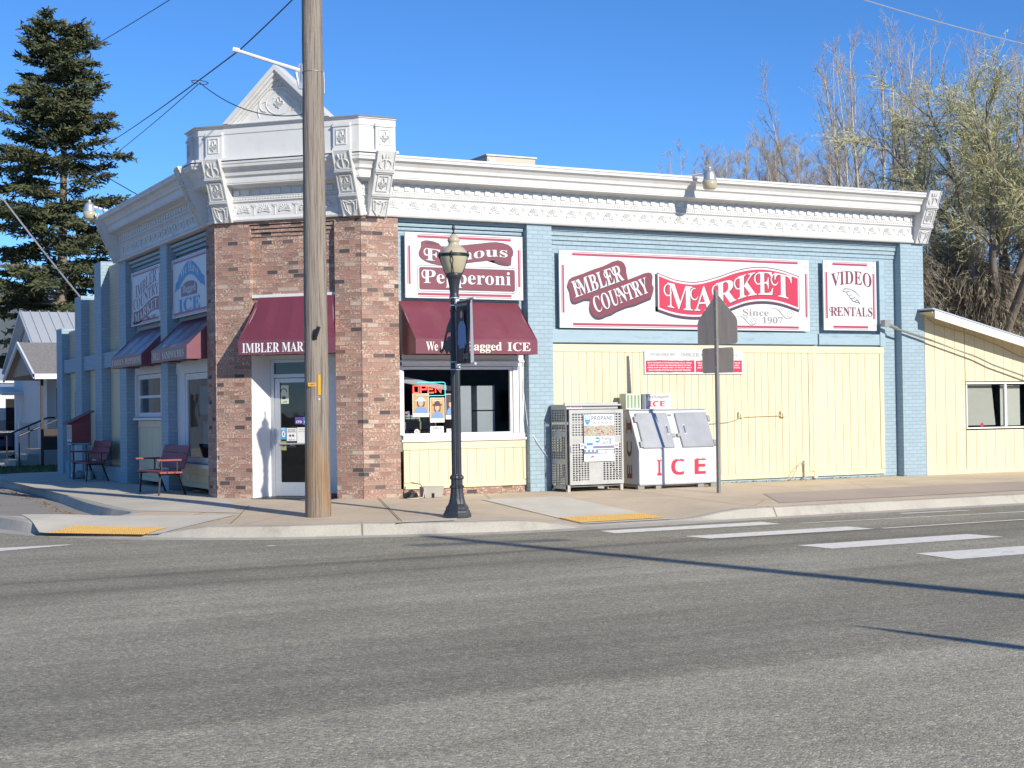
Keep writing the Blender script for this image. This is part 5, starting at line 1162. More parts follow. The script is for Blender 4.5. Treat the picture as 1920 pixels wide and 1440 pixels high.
for (a, c, hx, hg) in ((5.40, 6.11, 6.02, -1), (6.30, 7.03, 6.42, 1)):
    b = MB(); b.box(SF, a, c, .002, .045, .04, .77); o = b.build("freezer_door", M['steel_door'], t, bevel=.012)
    b = MB(); b.tube([SF.P(hx, .045, .33), SF.P(hx, .085, .34), SF.P(hx, .085, .47), SF.P(hx, .045, .48)], .012, 6); b.box(SF, hx - .03, hx + .03, .045, .055, .30, .51); b.build("handle", M['alu'], o)
    b = MB(); q = a - .03 if hg < 0 else c + .03
    for z in (.12, .64): b.box(SF, q - .03, q + .03, .0, .05, z - .06, z + .06)
    b.box(SF, (c - .01 if hg < 0 else a - .07), (c + .07 if hg < 0 else a + .01), .0, .05, .26, .33); b.build("hinge", M['galv_dark'], o)
b = MB(); vs = [(6.19 + .05 * math.cos(i * .5236), .73 + .026 * math.sin(i * .5236)) for i in range(12)]; b.flat(SF, vs, .004); b.build("badge", M['grey_ink'], t)
FF = Fr((0, FY0, 0), (1, 0, 0), (0, -1, 0))
b = MB()
for ch, s0, s1 in (("I", 5.70, 5.80), ("C", 6.02, 6.33), ("E", 6.56, 6.82)): b.text(FF, ch, 'bold', s0, s1, .25, .575, .003)
b.build("lettering", M['red'], t)
b = MB()
for s0, s1 in ((5.67, 5.83), (6.07, 6.32), (6.55, 6.84)):
    k = 9; b.flat(FF, [(s0 + (s1 - s0) * i / k, .558 - .014 * (i % 2) - .008 * math.sin(i * 1.7)) for i in range(k + 1)] + [(s1 - (s1 - s0) * i / k, .585 + .03 * math.sin(math.pi * i / k)) for i in range(k + 1)], .0045)
b.build("snow_caps", M['freezer'], t)
LF = Fr((FX0, 0, 0), (0, -1, 0), (-1, 0, 0))
b = MB()
for ch, z0, z1 in (("E", .20, .46), ("C", .62, .92), ("I", 1.06, 1.34)):
    vs, fs = glyphs(ch, 'bold'); b.add([LF.P(.36 + .17 * (1 - y) if 0 else .34 + .18 * (1 - y), .003, z0 + (z1 - z0) * x) for x, y in vs], fs)
b.build("side_lettering", M['maroon'], t)
# packaged-ice box sign and a carton on top of the freezer
t = thing("ice_box_sign", "small white box sign lettered Packaged ICE standing on the freezer top", "sign", (6.0, -.3, 1.525))
b = MB(); b.cube(5.72, 6.32, -.36, -.14, 1.527, 1.82); b.build("box", M['freezer'], t, bevel=.006)
B0 = Fr((0, -.36, 0), (1, 0, 0), (0, -1, 0))
b = MB(); b.text(B0, "ICE", 'bold', 5.79, 6.17, 1.57, 1.68, .002); b.build("lettering", M['red'], t)
b = MB(); b.text(B0, "Packaged", 'bold', 5.75, 6.26, 1.72, 1.795, .002); b.build("upper_lettering", M['grey_ink'], t)
b = MB(); b.flat(B0, [(5.74, 1.53), (5.85, 1.555), (5.95, 1.565), (6.0, 1.60), (6.08, 1.57), (6.2, 1.545), (6.3, 1.535), (6.3, 1.529), (5.74, 1.529)], .003); b.build("snow_drift", M['white_trim'], t)
t = thing("ice_carton", "green and white striped box behind the Packaged ICE sign on the freezer", "box", (5.52, -.15, 1.525))
b = MB(); b.cube(5.36, 5.70, -.24, .0, 1.527, 1.83); b.build("box", plain("carton_pale", (.62, .63, .52)), t)
b = MB()
for i in range(4): b.rect(Fr((0, -.24, 0), (1, 0, 0), (0, -1, 0)), 5.385 + i * .08, 5.43 + i * .08, 1.55, 1.80, .002)
b.build("stripes", plain("carton_green", (.22, .33, .20)), t)

# school-crossing sign seen from behind, on a perforated square post
px_, py_ = 6.10, -2.22
t = thing("crossing_sign", "pentagonal school crossing sign seen from its weathered grey back, on a perforated steel post", "road sign", (px_, py_, 0)); t.scale = (1.027,) * 3; t.location.z = -.035
ang = math.radians(-74.7); SG = Fr((px_ + .045, py_ + .012, 0), (math.cos(ang), math.sin(ang), 0), (math.sin(ang), -math.cos(ang), 0))
PG = Fr((px_, py_, 0), (math.cos(ang), math.sin(ang), 0), (math.sin(ang), -math.cos(ang), 0))
M['sign_back'] = mat("weathered_sign_back", (.55, .46, .38), .6, .10, 3, metal=0, dirt=(.33, .28, .235), dirt_amt=.8, dscale=2.2, stretch=(3, 3, .5))
def rounded(pts, r=.04):
    out = []
    for i, p in enumerate(pts):
        a, c = pts[i - 1], pts[(i + 1) % len(pts)]
        for q, f in ((a, 1), (c, 1)):
            l = math.hypot(q[0] - p[0], q[1] - p[1]); out.append((p[0] + (q[0] - p[0]) / l * r, p[1] + (q[1] - p[1]) / l * r))
    return out
SG = PG
b = MB(); b.prism(SG, rounded([(-.457, 2.66), (.457, 2.66), (.457, 3.10), (0, 3.58), (-.457, 3.10)]), -.040, -.036); b.build("sign_plate", M['sign_back'], t)
b = MB(); b.prism(SG, rounded([(-.36, 2.15), (.36, 2.15), (.36, 2.60), (-.36, 2.60)], .03), -.040, -.036); b.build("lower_plate", M['sign_back'], t)
b = MB()
for (s, z) in ((.33, 2.82), (.33, 2.88), (.28, 2.22), (.28, 2.29)): b.rect(SG, s, s + .06, z, z + .035, -.0345)
b.build("date_sticker", M['tan_ink'], t)
b = MB(); b.box(PG, -.029, .029, -.034, .024, -.1, 3.63); b.build("post", M['galv_dark'], t, bevel=.003)
b = MB()
for i in range(139):
    z = .04 + i * .0254
    for (FF_, d) in ((PG, .0252), (Fr(PG.P(0, -.005, 0), PG.n, -PG.u), .0302)):
        b.disc(FF_, 0, z, d, .0055, 6)
b.build("perforation", M['dark_hole'], t)
b = MB()
for z in (2.75, 3.3, 2.25, 2.5): b.tube([PG.P(0, -.045, z), PG.P(0, .032, z)], .007, 6)
b.build("bolt", M['alu'], t)

# lamp posts: one in view, its twin across the street throws the short shadow on the road
def lamp_post(loc, label):
    t = thing("street_lamp", label, "street lamp", loc, "black cast lamp posts with acorn globes"); c = Vector(loc)
    b = MB(); b.lathe(c, [(.205, 0), (.205, .055), (.19, .07), (.185, .10), (.165, .115), (.17, .135), (.155, .16), (.125, .20), (.108, .27), (.095, .36), (.087, .43)], 8, math.pi / 8)
    b.build("base", M['post_black'], t, bevel=.004)
    b = MB(); b.lathe(c, [(.12, .17), (.112, .24), (.098, .32), (.09, .42), (.105, .43), (.108, .45), (.098, .46), (.085, .475), (.085, .545), (.10, .555), (.104, .575), (.098, .60), (.078, .615), (.075, .63)], 24, flute=1); b.build("collar", M['post_black'], t, smooth=False)
    b = MB(); b.lathe(c, [(.072, .60), (.072, 1.2), (.066, 2.4), (.058, 3.02)], 32, flute=1); b.build("shaft", M['post_black'], t)
    b = MB(); b.lathe(c, [(.06, 2.98), (.07, 2.99), (.07, 3.01), (.058, 3.02), (.056, 3.18), (.07, 3.19), (.074, 3.21), (.064, 3.22), (.064, 3.26), (.075, 3.36), (.09, 3.44), (.10, 3.47), (.118, 3.49), (.122, 3.53), (.115, 3.545)], 24); b.build("capital", M['post_black'], t, smooth=True)
    b = MB(); b.lathe(c, [(.105, 3.53), (.13, 3.56), (.165, 3.65), (.192, 3.74), (.20, 3.80), (.195, 3.84), (.17, 3.885), (.13, 3.925), (.095, 3.945), (.078, 3.965), (.074, 3.99), (.082, 4.0), (.092, 4.02), (.085, 4.045), (.062, 4.075), (.035, 4.11), (.028, 4.115)], 32); b.build("globe", M['globe'], t, smooth=True)
    b = MB(); b.lathe(c, [(.205, 3.785), (.208, 3.788), (.208, 3.828), (.203, 3.832)], 32)
    for k in range(4):
        a = math.pi / 4 * 1.25 + k * math.pi / 2; u = Vector((math.cos(a), math.sin(a), 0)); v = Vector((-math.sin(a), math.cos(a), 0))
        for q in (-1, 1): b.tube([c + u * (r + .004) + v * q * wv + Vector((0, 0, z)) for r, z, wv in ((.205, 3.79, .004), (.19, 3.73, .02), (.168, 3.66, .005), (.14, 3.585, .012), (.115, 3.53, .012))], .005, 5)
        b.tube([c + u * .212 + Vector((0, 0, 3.765)), c + u * .212 + Vector((0, 0, 3.81)), c + u * .205 + Vector((0, 0, 3.86))], [.006, .022, .006], 6)
    for k in range(40):
        a = k * math.pi / 20; b.tube([c + Vector((math.cos(a) * .205, math.sin(a) * .205, 3.808)), c + Vector((math.cos(a) * .212, math.sin(a) * .212, 3.808))], .012, 6)
    b.build("band", M['black'], t)
    b = MB(); b.lathe(c, [(.034, 4.10), (.022, 4.135), (.010, 4.15), (.010, 4.165), (.020, 4.18), (.024, 4.20), (.018, 4.235), (.006, 4.255)], 12); b.build("finial", M['black'], t, smooth=True)
    t.scale = (1.053,) * 3
    return t
L1 = lamp_post((-.15, -4.2, -.082), "black fluted lamp post with beige acorn globe, in front of the Famous Pepperoni sign")
t = thing("steel_pole", "tapered steel pole across the street, seen only by its short pointed shadow on the road", "pole", (.06, -25.1, -.02))
b = MB(); b.lathe((.06, -25.1, -.02), [(.20, 0), (.20, .02), (.13, .03), (.12, 1), (.10, 3.4), (.092, 3.8), (.055, 4.2), (.02, 4.42), (.005, 4.46)], 18); b.build("shaft", M['galv_dark'], t)
b = MB(); b.cube(-.16, .28, -25.32, -24.88, -.02, .005); b.build("base_plate", M['galv_dark'], t)
lc = Vector((-.15, -4.2, -.082))
t = thing("banner_arm", "silver clamps and rods that hold the street banner on the lamp post", "bracket", tuple(lc)); t.scale = (1.053,) * 3
for z in (2.20, 3.13):
    b = MB(); b.tube([lc + Vector((0, -.06, z)), lc + Vector((0, -.64, z + .01))], .011, 6); b.tube([lc + Vector((0, -.64, z + .01)), lc + Vector((0, -.67, z + .01))], .02, 8); b.cube(lc.x - .03, lc.x + .03, lc.y - .11, lc.y - .05, lc.z + z - .035, lc.z + z + .035)
    b.build("rod", M['alu'], t)
    for q in (-.055, .055): b = MB(); b.lathe(lc + Vector((0, 0, z + q)), [(.07, -.008), (.076, -.006), (.076, .006), (.07, .008)], 16); b.build("clamp", M['alu'], t)
BF = Fr((lc.x - .008, lc.y, lc.z), (0, -1, 0), (-1, 0, 0))
t = thing("street_banner", "dark street banner with a person in a blue jacket, hung on the lamp post", "banner", tuple(lc)); t.scale = (1.053,) * 3
b = MB(); vs = []
for i in range(7):
    for j in range(13):
        u, v = i / 6, j / 12; vs.append(BF.P(.075 + .46 * u, .02 * math.sin(v * 5) * u, 2.22 + .90 * v))
b.add(vs, [(i * 13 + j, (i + 1) * 13 + j, (i + 1) * 13 + j + 1, i * 13 + j + 1) for i in range(6) for j in range(12)])
b.build("cloth", mat("dark_print_cloth", (.075, .07, .075), .7, .35, 14, fine=.4, fscale=40), t)
b = MB(); b.add([BF.P(.535, .0, 2.22), BF.P(.58, -.03, 2.24), BF.P(.565, -.02, 3.12), BF.P(.535, .0, 3.12)], [(0, 1, 2, 3)]); b.build("white_edge", M['sign_white'], t)
b = MB(); b.disc(BF, .305, 2.93, .026, .075, 14, .085); b.disc(BF, .305, 2.83, .0255, .085, 12, .12); b.build("printed_hair", hair, t)
b = MB(); b.disc(BF, .30, 2.925, .028, .042, 12, .055); b.build("printed_face", skin, t)
b = MB(); b.flat(BF, [(.17, 2.50), (.19, 2.76), (.25, 2.83), (.37, 2.83), (.43, 2.76), (.46, 2.50), (.41, 2.48), (.395, 2.54), (.40, 2.44), (.21, 2.44), (.22, 2.54), (.20, 2.48)], .0275); b.build("printed_jacket", denim, t)
b = MB(); b.flat(BF, [(.22, 2.44), (.39, 2.44), (.37, 2.25), (.24, 2.25)], .027); b.build("printed_trousers", dkp, t)
b = MB(); b.text(BF, "2025", 'ital', .36, .51, 2.29, 2.36, .03); b.text(BF, "IMBLER SENIOR", 'bold', .11, .50, 3.045, 3.085, .03); b.build("lettering", M['tan_ink'], t)
OF = Fr((lc.x, lc.y, lc.z), (0, 1, 0), (-1, 0, 0))
t = thing("scroll_bracket", "flat black ornamental plate with animal shape, left side of the lamp post", "ornament", tuple(lc)); t.scale = (1.053,) * 3
b = MB(); b.prism(OF, [(.06, 2.93), (.14, 2.90), (.24, 2.80), (.33, 2.66), (.40, 2.52), (.44, 2.46), (.48, 2.44), (.50, 2.48), (.53, 2.47), (.52, 2.42), (.47, 2.40), (.42, 2.42), (.36, 2.46), (.33, 2.42), (.27, 2.38), (.25, 2.43), (.17, 2.39), (.12, 2.36), (.10, 2.42), (.06, 2.40), (.06, 2.52), (.10, 2.60), (.18, 2.64), (.25, 2.62), (.29, 2.56), (.31, 2.58), (.27, 2.67), (.19, 2.70), (.10, 2.68), (.06, 2.62)], -.006, .006); b.build("plate", M['black'], t)
b = MB(); b.line(OF, [(.13 + .035 * math.cos(a), 2.78 + .055 * math.sin(a)) for a in [i * .45 for i in range(15)]], .012, .009); b.disc(OF, .12, 2.86, .009, .02, 8); b.build("loop_mark", M['bench'], t)
# rectangular iron cover in the pavement
uc = drape("utility_cover", [(-1.35, -4.65), (-.45, -4.75), (-.25, -4.42), (-1.15, -4.32)], M['walk_light'], .012, 3, 3); del uc["kind"]; tag(uc, "pale rectangular utility cover in the pavement, left of the lamp post", "utility cover")

# utility poles
wood_m, wn_, wb_ = new_mat("weathered_pole_wood"); tcw = N(wn_, "TexCoord").outputs["Object"]
spz = N(wn_, "SeparateXYZ"); wn_.links.new(tcw, spz.inputs[0])
g1 = noise_(wn_, mapping(wn_, tcw, (14, 14, .55)), 1.0, 6, .65); g2 = noise_(wn_, mapping(wn_, tcw, (60, 60, 1.2)), 1.0, 4, .6); g3 = noise_(wn_, mapping(wn_, tcw, (5, 5, .9)), 1.0, 3, .5)
cw = mixc(wn_, g1, (.165, .138, .115), (.42, .37, .315)); cw = mixc(wn_, ramp(wn_, g2, [(.36, (.85,) * 3), (.5, (0,) * 3)]), cw, (.05, .04, .035)); cw = mixc(wn_, math_(wn_, 'MULTIPLY', g3, .5), cw, (.30, .26, .215))
edge_ = math_(wn_, 'ADD', spz.outputs[2], math_(wn_, 'MULTIPLY', math_(wn_, 'SUBTRACT', g3, .5), 1.5))
worn = ramp(wn_, math_(wn_, 'DIVIDE', edge_, 1.6, clamp=True), [(.0, (.35,) * 3), (.25, (.9,) * 3), (.55, (.75,) * 3), (.72, (0, 0, 0))])
cw = mixc(wn_, math_(wn_, 'MULTIPLY', worn, ramp(wn_, g1, [(.35, (.25,) * 3), (.6, (1,) * 3)])), cw, mixc(wn_, g2, (.15, .075, .03), (.46, .29, .15)))
wn_.links.new(cw, wb_.inputs["Base Color"]); wb_.inputs["Roughness"].default_value = .85; wb_.inputs["Specular IOR Level"].default_value = .2
bump(wn_, math_(wn_, 'ADD', g1, math_(wn_, 'MULTIPLY', g2, 1.2)), wb_, .9, .02)
def pole(loc, label, H=11.0):
    t = thing("utility_pole", label, "utility pole", loc, "wooden utility poles"); c = Vector(loc)
    b = MB(); ns = 40; prof = []
    for i in range(ns + 1):
        z = -.2 + (H + .2) * i / ns; prof.append((.187 - .0046 * z + (.008 * math.exp(-max(z, 0) * 6)), z))
    b.lathe(c, prof, 22); rr = random.Random(2)
    b.v = [p + Vector((rr.uniform(-.0025, .0025), rr.uniform(-.0025, .0025), 0)) for p in b.v]
    b.build("shaft", wood_m, t, smooth=True)
    b = MB(); b.tube([c + Vector((-1.1, .25, 10.3)), c + Vector((1.1, -.25, 10.3))], .06, 4); b.build("crossarm", wood_m, t)
    return t
PC = Vector((-1.92, -2.90, -.07))
pt_ = pole(tuple(PC), "tall weathered wooden utility pole standing at the corner in front of the shop door")
PF = Fr(PC, (.887, -.461, 0), (-.461, -.887, 0))
b = MB(); b.add([PF.P(-.155 + .0, .09, 6.42), PF.P(-.155, .09, 6.72), PF.P(-.20, .06, 6.66), PF.P(-.20, .06, 6.58)], [(0, 1, 2, 3)]); b.box(PF, -.20, -.13, .0, .07, 6.35, 6.72); b.build("arm_plate", M['alu'], pt_)
b = MB(); b.tube([PF.P(-.18, .05, 6.62), PF.P(-.60, .05, 6.76), PF.P(-1.10, .05, 6.93)], [.034, .028, .026], 8); b.tube([PF.P(-.19, .05, 6.36), PF.P(-.24, .05, 6.60)], .022, 6); b.tube([PF.P(-1.08, .05, 6.93), PF.P(-1.17, .05, 6.95)], .04, 8); b.build("insulated_arm", M['white_trim'], pt_)
b = MB(); b.lathe(PC + Vector((0, 0, 6.60)), [(.158, -.006), (.165, -.004), (.165, .004), (.158, .006)], 22); b.tube([PF.P(.165, .03, 6.6), PF.P(.172, .03, 6.45), PF.P(.170, .03, 6.28)], .008, 5); b.build("wire_band", M['galv_dark'], pt_)
b = MB(); b.box(PF, -.02, .04, .165, .185, 2.62, 2.68); b.tube([PF.P(0, .18, 2.63), PF.P(.03, .22, 2.68), PF.P(.075, .26, 2.80)], [.025, .03, .03], 8); b.build("spike_bracket", M['black'], pt_)
M['tag_yellow'] = plain("yellow_tag", (.70, .40, .02), .5)
b = MB(); b.box(PF, -.10, .02, .170, .182, 1.93, 1.985); b.box(PF, .045, .085, .165, .180, 1.80, 2.10); b.build("number_tag", M['tag_yellow'], pt_)
b = MB(); b.text(PF, "1907", 'bold', -.085, .005, 1.945, 1.97, .1835); b.build("tag_lettering", M['ink'], pt_)
b = MB(); b.disc(PF, .062, 1.74, .178, .016, 10); b.build("nail_disc", M['sign_white'], pt_)
pt_.scale = (1.0475,) * 3
p2_ = pole((3.4, -28.8, 0), "utility pole across the street, seen only by its long thin shadow over the road")

# wires, each strung on its own
def wire(a, c, label, r=.011, sag=.25, m='black', name="overhead_wire"):
    a, c = Vector(a), Vector(c); L = (c - a).length
    b = MB(); b.tube([a.lerp(c, i / 20) - Vector((0, 0, sag * 4 * (i / 20) * (1 - i / 20))) for i in range(21)], r, 5)
    return tag(b.build(name, M[m]), label, "wire", "overhead wires")
wire((-1.2, 2.07, 10.36), (-1.02, 26.78, 12.82), "black overhead wire crossing the upper left of the sky above the conifer", sag=.1)
W2A, W2B, W5A, W6A, W7A, W7B = (-1.06, -3.35, 9.30), (9.78, 77.54, 18.39), (-1.51, 38.31, 15.11), (-4.9, 13.02, 7.94), (7.85, -2.63, 9.56), (20.25, -2.31, 8.82)
wire((-2.93, -2.40, 7.21), W2A, "black cable running from the white arm's tip up past the wooden pole", r=.011, sag=.05)
wire((-2.93, -2.40, 7.21), W2B, "black cable running from the white arm's tip down to the left behind the conifer", r=.013, sag=.3)
wire((-2.30, 2.08, 7.65), (1.62, 32.17, 10.43), "thin black service wire branching left below the main cable", r=.009, sag=.1)
wire((-2.30, 2.08, 7.65), (-2.02, -2.75, 6.21), "thin wire drooping across the white pediment to the wooden pole", r=.009, sag=.22)
wire(W5A, (-2.45, 5.6, 5.95), "thin dark wire coming down across the conifer to the side cornice", r=.011, sag=.2)
wire(W6A, (-2.05, 14.2, 4.60), "pale twisted service cable ending on the stepped side wall", r=.022, sag=.05, m='alu')
wire(W7A, W7B, "pale wire crossing the sky at the upper right corner", r=.012, sag=.25, m='alu')
b = MB(); b.tube([(-2.30 + .16 * math.cos(i * .7), 2.08 + .16 * math.sin(i * .7) * .4, 7.66 + .05 * math.sin(i * .7)) for i in range(20)], .008, 5); tag(b.build("cable_loop", M['black']), "small coil of slack cable hanging on the main wire, left of the pediment", "cable loop", "overhead wires")

# yard lights on the cornice
def yard_light(c, root, label):
    t = thing("yard_light", label, "outdoor light", c, "dusk-to-dawn lights on the cornice"); c = Vector(c)
    b = MB(); b.lathe(c, [(.035, .30), (.04, .36), (.036, .37)], 14); b.lathe(c, [(.14, .10), (.125, .13), (.115, .20), (.10, .27), (.06, .305), (.04, .31)], 20); b.build("housing", M['alu'], t, smooth=True)
    b = MB(); b.lathe(c, [(.10, -.07), (.125, -.05), (.138, .03), (.142, .10)], 20); b.build("lens", M['globe'], t, smooth=True)
    b = MB(); r = Vector(root); m = Vector((c.x, c.y, c.z + .22)); b.tube([r, r.lerp(m, .7) + Vector((0, 0, .02)), m], .028, 8); b.build("arm", M['white_trim'], t)
yard_light((6.97, -.86, 5.86), (6.75, -.30, 6.10), "grey yard light with amber lens on the sunlit cornice above the long sign")
yard_light((-2.72, 9.75, 6.10), (-2.35, 9.6, 6.22), "grey yard light with pale lens at the far end of the shaded side cornice")

# service pipe, outlet boxes and loose cables on the front wall
t = thing("service_pipe", "grey service pipe slanting from the blue wall down over the yellow annex", "pipe", (12.0, -.1, 3.27))
b = MB(); b.tube([(12.02, -.10, 3.29), (12.35, -.10, 3.17), (13.3, -.12, 2.93)], .024, 8); b.tube([(13.3, -.12, 2.93), (14.6, -.12, 2.58), (15.1, -.12, 2.40), (16.4, -.12, 2.05), (18, -.12, 1.6)], .019, 8); b.build("pipe", M['galv_dark'], t, smooth=True)
b = MB(); b.cube(11.95, 12.10, -.16, -.02, 3.22, 3.36); b.tube([(12.06, -.09, 3.28), (12.35, -.09, 3.18)], .042, 8); b.build("pipe_clamp", M['galv_dark'], t)
for x, z, l in ((8.33, 1.37, "yellow-painted double outlet box on the panelling, right of the sign post"), (9.40, 1.37, "yellow-painted outlet box on the panelling at the right end of the thin conduit")):
    b = MB(); b.box(F, x - .055, x + .055, -.16, -.10, z - .06, z + .07); b.box(F, x - .03, x + .05, -.10, -.075, z - .05, z + .03)
    tag(b.build("outlet_box", M['yellow'], bevel=.006), l, "outlet box", "outlet boxes on the panelling")
b = MB(); b.tube([F.P(7.0, -.12, 1.20), F.P(7.5, -.12, 1.21), F.P(8.0, -.12, 1.235), F.P(8.30, -.12, 1.30)], .010, 5); tag(b.build("power_cord", M['tan_ink'], smooth=True), "pale power cord from the ice freezer to the outlet box", "cord")
b = MB(); b.tube([F.P(8.40, -.125, 1.34), F.P(9.36, -.125, 1.355)], .011, 6); tag(b.build("conduit", M['yellow']), "thin yellow conduit joining the two outlet boxes", "conduit")
b = MB(); b.cube(9.92, 9.96, .09, .13, .05, .40); b.tube([(9.94, .08, .38), (9.86, .05, .40), (9.70, .0, .28), (9.50, -.05, .08), (9.2, -.1, .012)], .007, 5); b.tube([(9.94, .08, .38), (9.80, .02, .33), (9.66, -.02, .12), (9.4, -.12, .012)], .006, 5); tag(b.build("cable_stub", M['tan_ink']), "short stub of pipe with thin loose cables at the foot of the yellow panelling", "cable")
b = MB(); b.tube([F.P(3.33, -.13, 2.5), F.P(3.30, -.10, 1.9), F.P(3.36, -.06, 1.25), F.P(3.5, .03, .95), F.P(3.75, .03, .62)], .007, 5); tag(b.build("loose_cable", M['sign_white']), "thin white cable hanging from the front window frame to the propane cage", "cable")
b = MB(); rr = random.Random(9)
for _ in range(420):
    x = rr.uniform(7.2, 12.6) if rr.random() < .8 else rr.uniform(1.3, 3.6); y = .17 - abs(rr.gauss(0, .20)) if x > 5 else -.02 - abs(rr.gauss(.1, .1)); a = rr.uniform(0, 6.28); l = rr.uniform(.01, .045); q = rr.uniform(.006, .018)
    dx, dy = math.cos(a) * l, math.sin(a) * l
    b.add([(x, y, .006), (x + dx, y + dy, .008 + q * .6), (x + dx - dy * .4, y + dy + dx * .4, .008 + q), (x - dy * .4, y + dx * .4, .01)], [(0, 1, 2, 3)])
stuff(b.build("leaf_litter", M['dark_wood']), "dry leaves and grit along the foot of the yellow panelling", "litter")

# ------------------------------------------------------------------ yellow lean-to on the right
t = thing("annex_building", "low yellow boarded lean-to with a sloping metal roof, built against the shop's right end", "lean-to", (13.25, .02, 0))
zt = lambda x: 3.50 - (x - 13.25) * .228
XE = 20.0
b = MB()
WX0, WX1, WZ0, WZ1 = 14.40, 16.75, .975, 2.01
def wallpoly(x0, x1, z0, z1f):
    b.add([(x0, .02, z0), (x1, .02, z0), (x1, .02, z1f(x1)), (x0, .02, z1f(x0)), (x0, .12, z0), (x1, .12, z0), (x1, .12, z1f(x1)), (x0, .12, z1f(x0))], [(0, 1, 2, 3), (7, 6, 5, 4), (0, 4, 5, 1), (1, 5, 6, 2), (2, 6, 7, 3), (3, 7, 4, 0)])
def boards(x0, x1, z0, z1f, st=.29):
    x = x0
    while x < x1 - .01:
        e = min(x + st, x1); wallpoly(x + .005, e - .005, z0, z1f); x = e
boards(13.225, WX0, .06, zt); boards(WX0, WX1, .06, lambda x: WZ0 - .03); boards(WX0, WX1, WZ1 + .03, zt); boards(WX1, XE, .06, zt)
b.cube(13.225, WX0 - .02, .06, .11, .06, 2.3); b.cube(13.215, XE, -.0, .10, -.05, .07); b.cube(XE - .1, XE, .12, 8, -.05, 1.9)
b.cube(13.225, XE, .1, .11, .06, WZ0 - .04)
b.add([(13.225, .115, WZ1), (XE, .115, WZ1), (XE, .115, zt(XE)), (13.225, .115, zt(13.225))], [(0, 1, 2, 3)])
b.build("wall", M['yellow'], t)
b = MB(); b.box(F, WX0, WX1, -.06, .0, WZ1 - .035, WZ1 + .005); b.box(F, WX0, WX1, -.06, .0, WZ0, WZ0 + .035); b.box(F, WX0, WX0 + .03, -.06, -.001, WZ0 + .035, WZ1 - .045); b.box(F, 15.56, 15.625, -.06, -.001, WZ0 + .035, WZ1 - .045); b.box(F, WX1 - .04, WX1, -.06, -.001, WZ0 + .035, WZ1 - .045)
wn2 = b.build("window", M['white_trim'], t)
pane(F, WX0 + .03, 15.56, WZ0 + .035, WZ1 - .045, -.035, wn2); pane(F, 15.625, WX1 - .04, WZ0 + .035, WZ1 - .045, -.035, wn2)
M['blind'] = mat("pale_blind", (.60, .585, .49), .7, .04, 2)
b = MB()
for i in range(34):
    z = 1.05 + i * .027; b.add([(14.46, .185, z), (15.45 - .003 * i, .185, z), (15.45 - .003 * i, .20, z + .0265), (14.46, .20, z + .0265)], [(0, 1, 2, 3)])
b.add([(15.64, .22, 1.03), (16.25, .22, 1.03), (16.25, .22, 1.95), (15.64, .22, 1.95)], [(0, 1, 2, 3)]); b.build("blind", M['blind'], wn2)
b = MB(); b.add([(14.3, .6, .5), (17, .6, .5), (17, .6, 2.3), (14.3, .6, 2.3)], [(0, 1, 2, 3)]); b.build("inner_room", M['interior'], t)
b = MB(); b.prism(F, [(14.88 + .05 * math.cos(i * .5236), 1.06 + .05 * math.sin(i * .5236)) for i in range(12)], -.028, -.026); b.build("sticker", M['red'], wn2)
b = MB()
for (y0, y1, z0, z1) in ((-.47, 8, .0, .03),): b.add([(x, y, zt(x) + z) for x in (13.02, XE + .3) for y in (y0, y1) for z in (z0 + .04, z1 + .04)], [(0, 1, 3, 2), (4, 6, 7, 5), (0, 4, 5, 1), (2, 3, 7, 6), (0, 2, 6, 4), (1, 5, 7, 3)])
b.build("roof", M['metal_roof'], t)
b = MB(); b.add([(x, y, zt(x) + z) for x in (13.10, XE + .3) for y in (-.455, -.42) for z in (-.14, .035)], [(0, 1, 3, 2), (4, 6, 7, 5), (0, 4, 5, 1), (2, 3, 7, 6), (0, 2, 6, 4), (1, 5, 7, 3)]); b.build("fascia", M['white_trim'], t)
b = MB(); b.add([(x, y, zt(x) + z) for x in (13.06, XE + .3) for y in (-.40, .02) for z in (-.02, .0)], [(0, 1, 3, 2), (4, 6, 7, 5), (0, 4, 5, 1), (2, 3, 7, 6), (0, 2, 6, 4), (1, 5, 7, 3)]); b.build("soffit", M['yellow'], t)
b = MB(); b.tube([(13.28, -.02, 3.42), (13.5, -.03, 3.30), (14.6, -.03, 3.06), (15.4, -.03, 2.83), (16.0, -.03, 2.60), (17.5, -.03, 2.3)], .012, 5); tag(b.build("eave_wire", M['galv_dark']), "thin wire sagging along under the annex eave", "wire")

# rooftop unit
t = thing("rooftop_unit", "beige boxy cooling unit on the flat roof behind the cornice", "rooftop unit", (5.9, 6.8, 5.4))
b = MB(); b.cube(5.56, 6.83, 6.0, 7.9, 5.4, 7.44); b.build("casing", mat("beige_metal", (.52, .46, .37), .5, .06, 2), t, bevel=.01)
b = MB(); b.cube(5.53, 6.86, 5.97, 7.95, 7.44, 7.475); b.build("lid", M['galv'], t)
b = MB(); b.cube(5.59, 5.76, 5.98, 5.999, 7.18, 7.36); b.cube(5.77, 5.87, 5.98, 5.999, 7.18, 7.27); b.build("access_panel", M['sign_white'], t)

